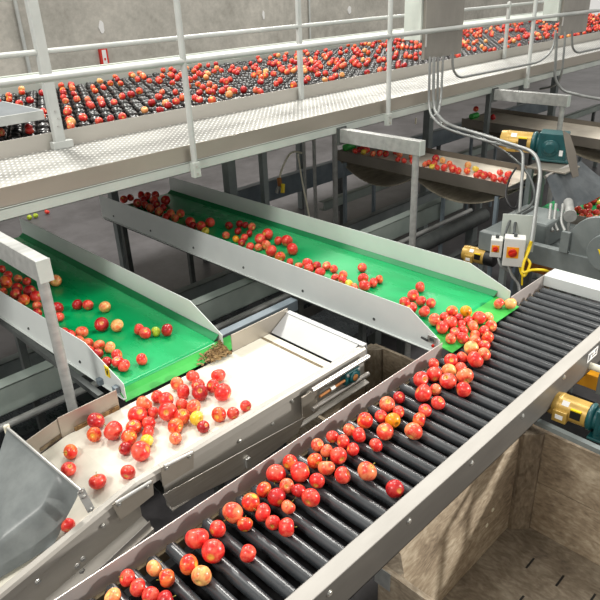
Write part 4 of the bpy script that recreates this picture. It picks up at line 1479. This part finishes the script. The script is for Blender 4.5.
CHUTE = '''362,149,7,r;373,153.6,6,o;379.6,153,6.5,r;386,154,6.5,d;395.6,152,6,r;399.6,154.4,7,o;398,159.4,6,r;404,160.6,6,r;411.4,156,6.5,o;413,160.6,7,r;425,164,6,o;429,162.6,6,k;434,163.6,7,r;435.6,158.4,7.5,d;442.6,160.4,6.5,p;431,167.6,6,y;437,167.6,6,r;444,167.4,7.5,r;449.4,164,7,o;453,168.6,8,r;458,170.6,7,r;468,165,7,p;467,171,7,k;475.6,169,7,y;477,176,7,r;480,173,7,r;483,175,8,r;489,175,6,r;494,178,7,r;500,172.6,7,r;508.6,174.4,8,r;505,180,8,d;492,180,7,r;499,179.6,6,r;346.7,147,6,d;355,147,7,r;363.5,152,5,y;350,150,6,r'''
RIGHT = '''572,212,5.5,r;578,209.4,7.5,r;588,206.4,8.5,r;583,212.4,8,r;589.4,212,7,r;595.6,212.5,7.5,r;589,217,8,k;594,218,7.5,p;585,217,7,k;594,201,8,d;599,202.4,7,y;596,197,7,r;586,201.6,6,o;600,207,7,r'''
EMPTY = '''476,109,6,r;493,117,6,d'''
FLOORA = '''344.6,173.5,5,r;29.4,217.4,6,g;35.6,215.6,6.5,g;47,212,7,r'''


def parse(s):
    out = []
    for e_ in s.replace('\n', '').split(';'):
        if e_.strip():
            x, y, d, c = e_.split(',')
            out.append((float(x), float(y), float(d), c))
    return out


APPLES = []         # each: dict(pos, r, colour, zone)


def settle(px, py, dpx, surface):
    """centre and radius of an apple seen at px, py with diameter dpx whose underside touches surface(x, y, r)"""
    r = .034
    z = 1.15
    for _ in range(6):
        c = at(px, py, z)
        r = max(.027, min(.043, dpx * depth(c) / F / 2))
        z = surface(c.x, c.y, r)
    return at(px, py, z), r


def s_roll(x, y, r):
    if 2.44 < x < 3.13 and y > 1.462:
        f_ = min(1, max(0, (y - 1.462) / .15))
        zs = 1.108 + .02 * f_ + (.012 if y > 1.612 else 0)
        return max(zs + r, 0)
    return roll_support(x, r)


def s_chute(x, y, r):
    return zA(y) + r


for s_, zone, fn in ((ROLL, 'roll', s_roll), (BELT2, 'b2', lambda x, y, r: 1.14 + r * .95), (BELT1, 'b1', lambda x, y, r: 1.14 + r * .95), (WHITE, 'white', lambda x, y, r: zin(x, ZW) + r * .95),
                     (CHUTE, 'chute', s_chute), (RIGHT, 'right', lambda x, y, r: ZR + r * .95), (EMPTY, 'empty', lambda x, y, r: zB(y) + r), (FLOORA, 'floor', lambda x, y, r: r * .95)):
    for px, py, d, c in parse(s_):
        p, r = settle(px, py, d, fn)
        if zone in ('floor', 'empty'):
            r = .036
        APPLES.append(dict(p=p, r=r, c=c, zone=zone, fn=fn))

LIM = {'b2': (2.437, 3.125), 'b1': (1.11, 1.725), 'chute': (4.71, 5.19), 'right': (4.948, 5.645)}


def relax(zone, lim, it=60):
    """nudge overlapping neighbours apart on their own surface"""
    L = [a for a in APPLES if a['zone'] == zone]
    for _ in range(it):
        for i in range(len(L)):
            for j in range(i + 1, len(L)):
                a, b = L[i], L[j]
                d = b['p'] - a['p']
                mn = (a['r'] + b['r']) * .97
                if d.length < mn:
                    h = V((d.x, d.y, 0))
                    if h.length < 1e-4:
                        h = V((.01, 0, 0))
                    mv = h.normalized() * (mn - d.length) * .5
                    a['p'] -= mv
                    b['p'] += mv
        for a in L:
            lim(a)
            a['p'].z = a['fn'](a['p'].x, a['p'].y, a['r'])


def cl(a, x0, x1, y0, y1):
    p, r = a['p'], a['r']
    p.x = min(max(p.x, x0 + r), x1 - r)
    p.y = min(max(p.y, y0 + r), y1 - r)


def lim_roll(a):
    p, r = a['p'], a['r']
    p.y = max(p.y, 1.016 + r)
    if p.x < 2.45 - r * .3 or p.x > 3.13 - r:
        p.y = min(p.y, 1.517 - r)
    elif p.y > 1.5:
        p.x = min(max(p.x, 2.437 + r), 3.125 - r)


relax('roll', lim_roll)
relax('b2', lambda a: cl(a, *LIM['b2'], 1.62, 5.1))
relax('b1', lambda a: cl(a, *LIM['b1'], 2.43, 5.1))
relax('white', lambda a: cl(a, .3, 2.0, 1.832, 2.358))
relax('chute', lambda a: cl(a, *LIM['chute'], 2.2, 4.1))
relax('right', lambda a: cl(a, *LIM['right'], .9, 2.3))

# apples riding on the cup conveyor: one per occupied cup, in drifts
rnd = random.Random(11)


def drift(i, j):
    return (sin(i * .21 + j * .45 + 1.3) + sin(i * .083 - j * .31) + sin(j * .9 + i * .05)) / 3


nearest_lane = {}
for dz, x, y, i, j, sx, sy in cups:
    pr = .27 + .10 * drift(i, j)
    if sx > 290:
        pr += .03 + .14 * drift(i, j)
    if rnd.random() < pr:
        r = rnd.uniform(.026, .032)
        c = rnd.choices('rrrrrddookkrdp', k=1)[0]
        APPLES.append(dict(p=V((x + rnd.uniform(-.008, .008), y + rnd.uniform(-.006, .006), ZC + .004 + r * .9)), r=r, c=c, zone='cups', lane=j, idx=i))

for a in APPLES:
    a['px'] = 2 * a['r'] * F / depth(a['p'])
order = sorted(APPLES, key=lambda a: -a['px'])
IND = order[:300]
for a in APPLES:
    if a['zone'] in ('floor', 'empty') and a not in IND:
        IND.append(a)
REST = [a for a in order[300:] if a not in IND]

ORD = ['zeroth', 'first', 'second', 'third', 'fourth', 'fifth', 'sixth', 'seventh', 'eighth', 'ninth', 'tenth', 'eleventh', 'twelfth', 'thirteenth', 'fourteenth', 'fifteenth', 'sixteenth', 'seventeenth', 'eighteenth', 'nineteenth', 'twentieth']
TENS = {20: 'twenty', 30: 'thirty', 40: 'forty', 50: 'fifty', 60: 'sixty', 70: 'seventy', 80: 'eighty'}
TENTH = {30: 'thirtieth', 40: 'fortieth', 50: 'fiftieth', 60: 'sixtieth', 70: 'seventieth'}


def nth(n):
    if n <= 20:
        return ORD[n]
    if n % 10 == 0:
        return TENTH[n]
    return TENS[n // 10 * 10] + '-' + ORD[n % 10]


def byzone(z):
    return [a for a in IND if a['zone'] == z]


def size(a):
    return 'large ' if a['r'] > .0385 else ('small ' if a['r'] < .0305 else '')


# rollers: the gap an apple lies in, counted from the white end plate, and its place from the rear guard
gaps = {}
for a in byzone('roll'):
    gaps.setdefault(int((3.53 - a['p'].x) / PX) + 1, []).append(a)
for g_, L in gaps.items():
    L.sort(key=lambda a: -a['p'].y)
    for k_, a in enumerate(L):
        w_ = size(a) + WORDS[a['c']]
        if len(L) == 1:
            a['label'] = '%s apple alone in the %s roller gap from the white end plate' % (w_, nth(g_))
        else:
            a['label'] = '%s apple, %s from rear in the %s roller gap from the white end plate' % (w_, nth(k_ + 1), nth(g_))
for z, txt, key in (('b2', 'on the middle green belt, %s from its discharge end', lambda a: a['p'].y), ('b1', 'on the left green belt, %s from its discharge end', lambda a: a['p'].y),
                    ('white', 'on the white belt, %s from its lower left end', lambda a: a['p'].x), ('chute', 'in the steel trough, %s from its upper end', lambda a: -a['p'].y),
                    ('right', 'on the feed conveyor at the right edge, %s from the curtain', lambda a: -a['p'].y)):
    L = sorted(byzone(z), key=key)
    for k_, a in enumerate(L):
        a['label'] = '%s%s apple %s' % (size(a), WORDS[a['c']], txt % nth(k_ + 1))
lanes = {}
for a in byzone('cups'):
    lanes.setdefault(a['lane'], []).append(a)
for l_, L in lanes.items():
    L.sort(key=lambda a: a['p'].x)
    for k_, a in enumerate(L):
        a['label'] = '%s apple in black cups, %s from the left in the %s lane behind the catwalk' % (WORDS[a['c']], nth(k_ + 1), nth(l_ + 1))
fl_l = ['red apple lying alone on the pale floor under the trough', 'lime green apple on the floor at the far left, left of its pair', 'lime green apple on the floor at the far left, right of its pair', 'red apple on the floor right of the two lime green ones']
for a, t_ in zip([a for a in APPLES if a['zone'] == 'floor'], fl_l):
    a['label'] = t_
for a, t_ in zip([a for a in APPLES if a['zone'] == 'empty'], ['red apple at the upper end of the far trough, beside the green pulley', 'crimson apple lying alone on the far trough, right of the green pulley']):
    a['label'] = t_
GRP = {'empty': 'apples on the far trough', 'roll': 'apples on the black rollers', 'b2': 'apples on the middle green belt', 'b1': 'apples on the left green belt', 'white': 'apples on the white belt', 'chute': 'apples in the steel trough', 'right': 'apples on the feed conveyor', 'cups': 'apples on the cup conveyor', 'floor': 'apples on the floor'}

rnd = random.Random(5)
for a in IND:
    o = bpy.data.objects.new('apple', MESH[a['c'], rnd.randrange(4)])
    COL.objects.link(o)
    o.location = a['p']
    o.scale = (a['r'],) * 3
    # lie any way up, most often stem or eye half turned to the viewer
    ax = V((rnd.uniform(-1, 1), rnd.uniform(-1, 1), rnd.uniform(-.6, 1))).normalized()
    o.rotation_mode = 'QUATERNION'
    o.rotation_quaternion = V((0, 0, 1)).rotation_difference(ax)
    tag(o, a['label'], 'apple', GRP[a['zone']])
    o['org'] = tuple(a['p'])
    if a['zone'] in ('roll', 'white') and a['px'] > 12.5 and rnd.random() < .62:
        st = bpy.data.objects.new('stem', STEM)
        COL.objects.link(st)
        st.parent = o
vs, fs, lp, mi = [], [], [], []
keys = list(APM)
lowv, lowf, lowl = apple_mesh('apple', None, 2, 12, 8)
for a in REST:
    n = len(vs)
    q = V((0, 0, 1)).rotation_difference(V((rnd.uniform(-1, 1), rnd.uniform(-1, 1), rnd.uniform(-.3, 1))).normalized())
    off = V((rnd.uniform(-50, 50), 0, 0))
    for p in lowv:
        vs.append(tuple(q @ (V(p) * a['r']) + a['p']))
    lp += lowl
    fs += [tuple(i + n for i in f) for f in lowf]
    mi += [keys.index(a['c'])] * len(lowf)
me = to_mesh('apples', vs, fs, lp, [APM[k_] for k_ in keys], mi)
o = bpy.data.objects.new('apples', me)
COL.objects.link(o)
tag(o, 'hundreds of small distant apples riding the black cup conveyor and the steel trough', 'apples', None, 'stuff')

# ------------------------------------------------------------------ light
w = bpy.data.worlds.new('hall_light')
scene.world = w
w.use_nodes = True
bg = w.node_tree.nodes['Background']
bg.inputs['Color'].default_value = (1, .97, .92, 1)
bg.inputs['Strength'].default_value = .58


def lamp(name, loc, tgt, e, sx, sy, col=(1, .97, .91)):
    l = bpy.data.lights.new(name, 'AREA')
    l.shape = 'RECTANGLE'
    l.size, l.size_y = sx, sy
    l.energy = e
    l.color = col
    o = bpy.data.objects.new(name, l)
    COL.objects.link(o)
    o.location = loc
    d = V(tgt) - V(loc)
    o.rotation_mode = 'QUATERNION'
    o.rotation_quaternion = d.to_track_quat('-Z', 'Y')
    return o


lamp('ceiling_and_fill_lamp', (2.2, 6.8, 6.6), (1.8, 1.8, 1.0), 290, .8, .8)
lamp('ceiling_and_fill_lamp', (7.0, 6.4, 6.8), (5.0, 3.0, 1.0), 250, 1., 1.)
lamp('ceiling_and_fill_lamp', (3.2, 2.0, 6.6), (3.0, 2.0, 1.0), 100, .8, .8)
lamp('ceiling_and_fill_lamp', (11.0, 7.0, 6.5), (11.0, 6.5, 1.0), 200, 1., 1.)
lamp('ceiling_and_fill_lamp', (-3.2, 1.6, 5.6), (2.0, 2.2, 1.0), 170, 1.2, 1.2)  # unseen fill added on the left to brighten the belt side walls
sl = bpy.data.lights.new('work_lamp', 'SPOT')
sl.energy, sl.spot_size, sl.spot_blend, sl.shadow_soft_size = 1000, math.radians(44), .6, .12
sl.color = (1, .96, .9)
so = bpy.data.objects.new('work_lamp', sl)
COL.objects.link(so)
so.location = (5.3, -2.5, 2.9)
so.rotation_mode = 'QUATERNION'
so.rotation_quaternion = (V((2.0, .9, .45)) - V((5.3, -2.5, 2.9))).to_track_quat('-Z', 'Y')

scene.view_settings.view_transform = 'Standard'
scene.view_settings.look = 'None'
scene.view_settings.exposure = .32
scene.view_settings.gamma = 1
scene.view_settings.use_curve_mapping = False
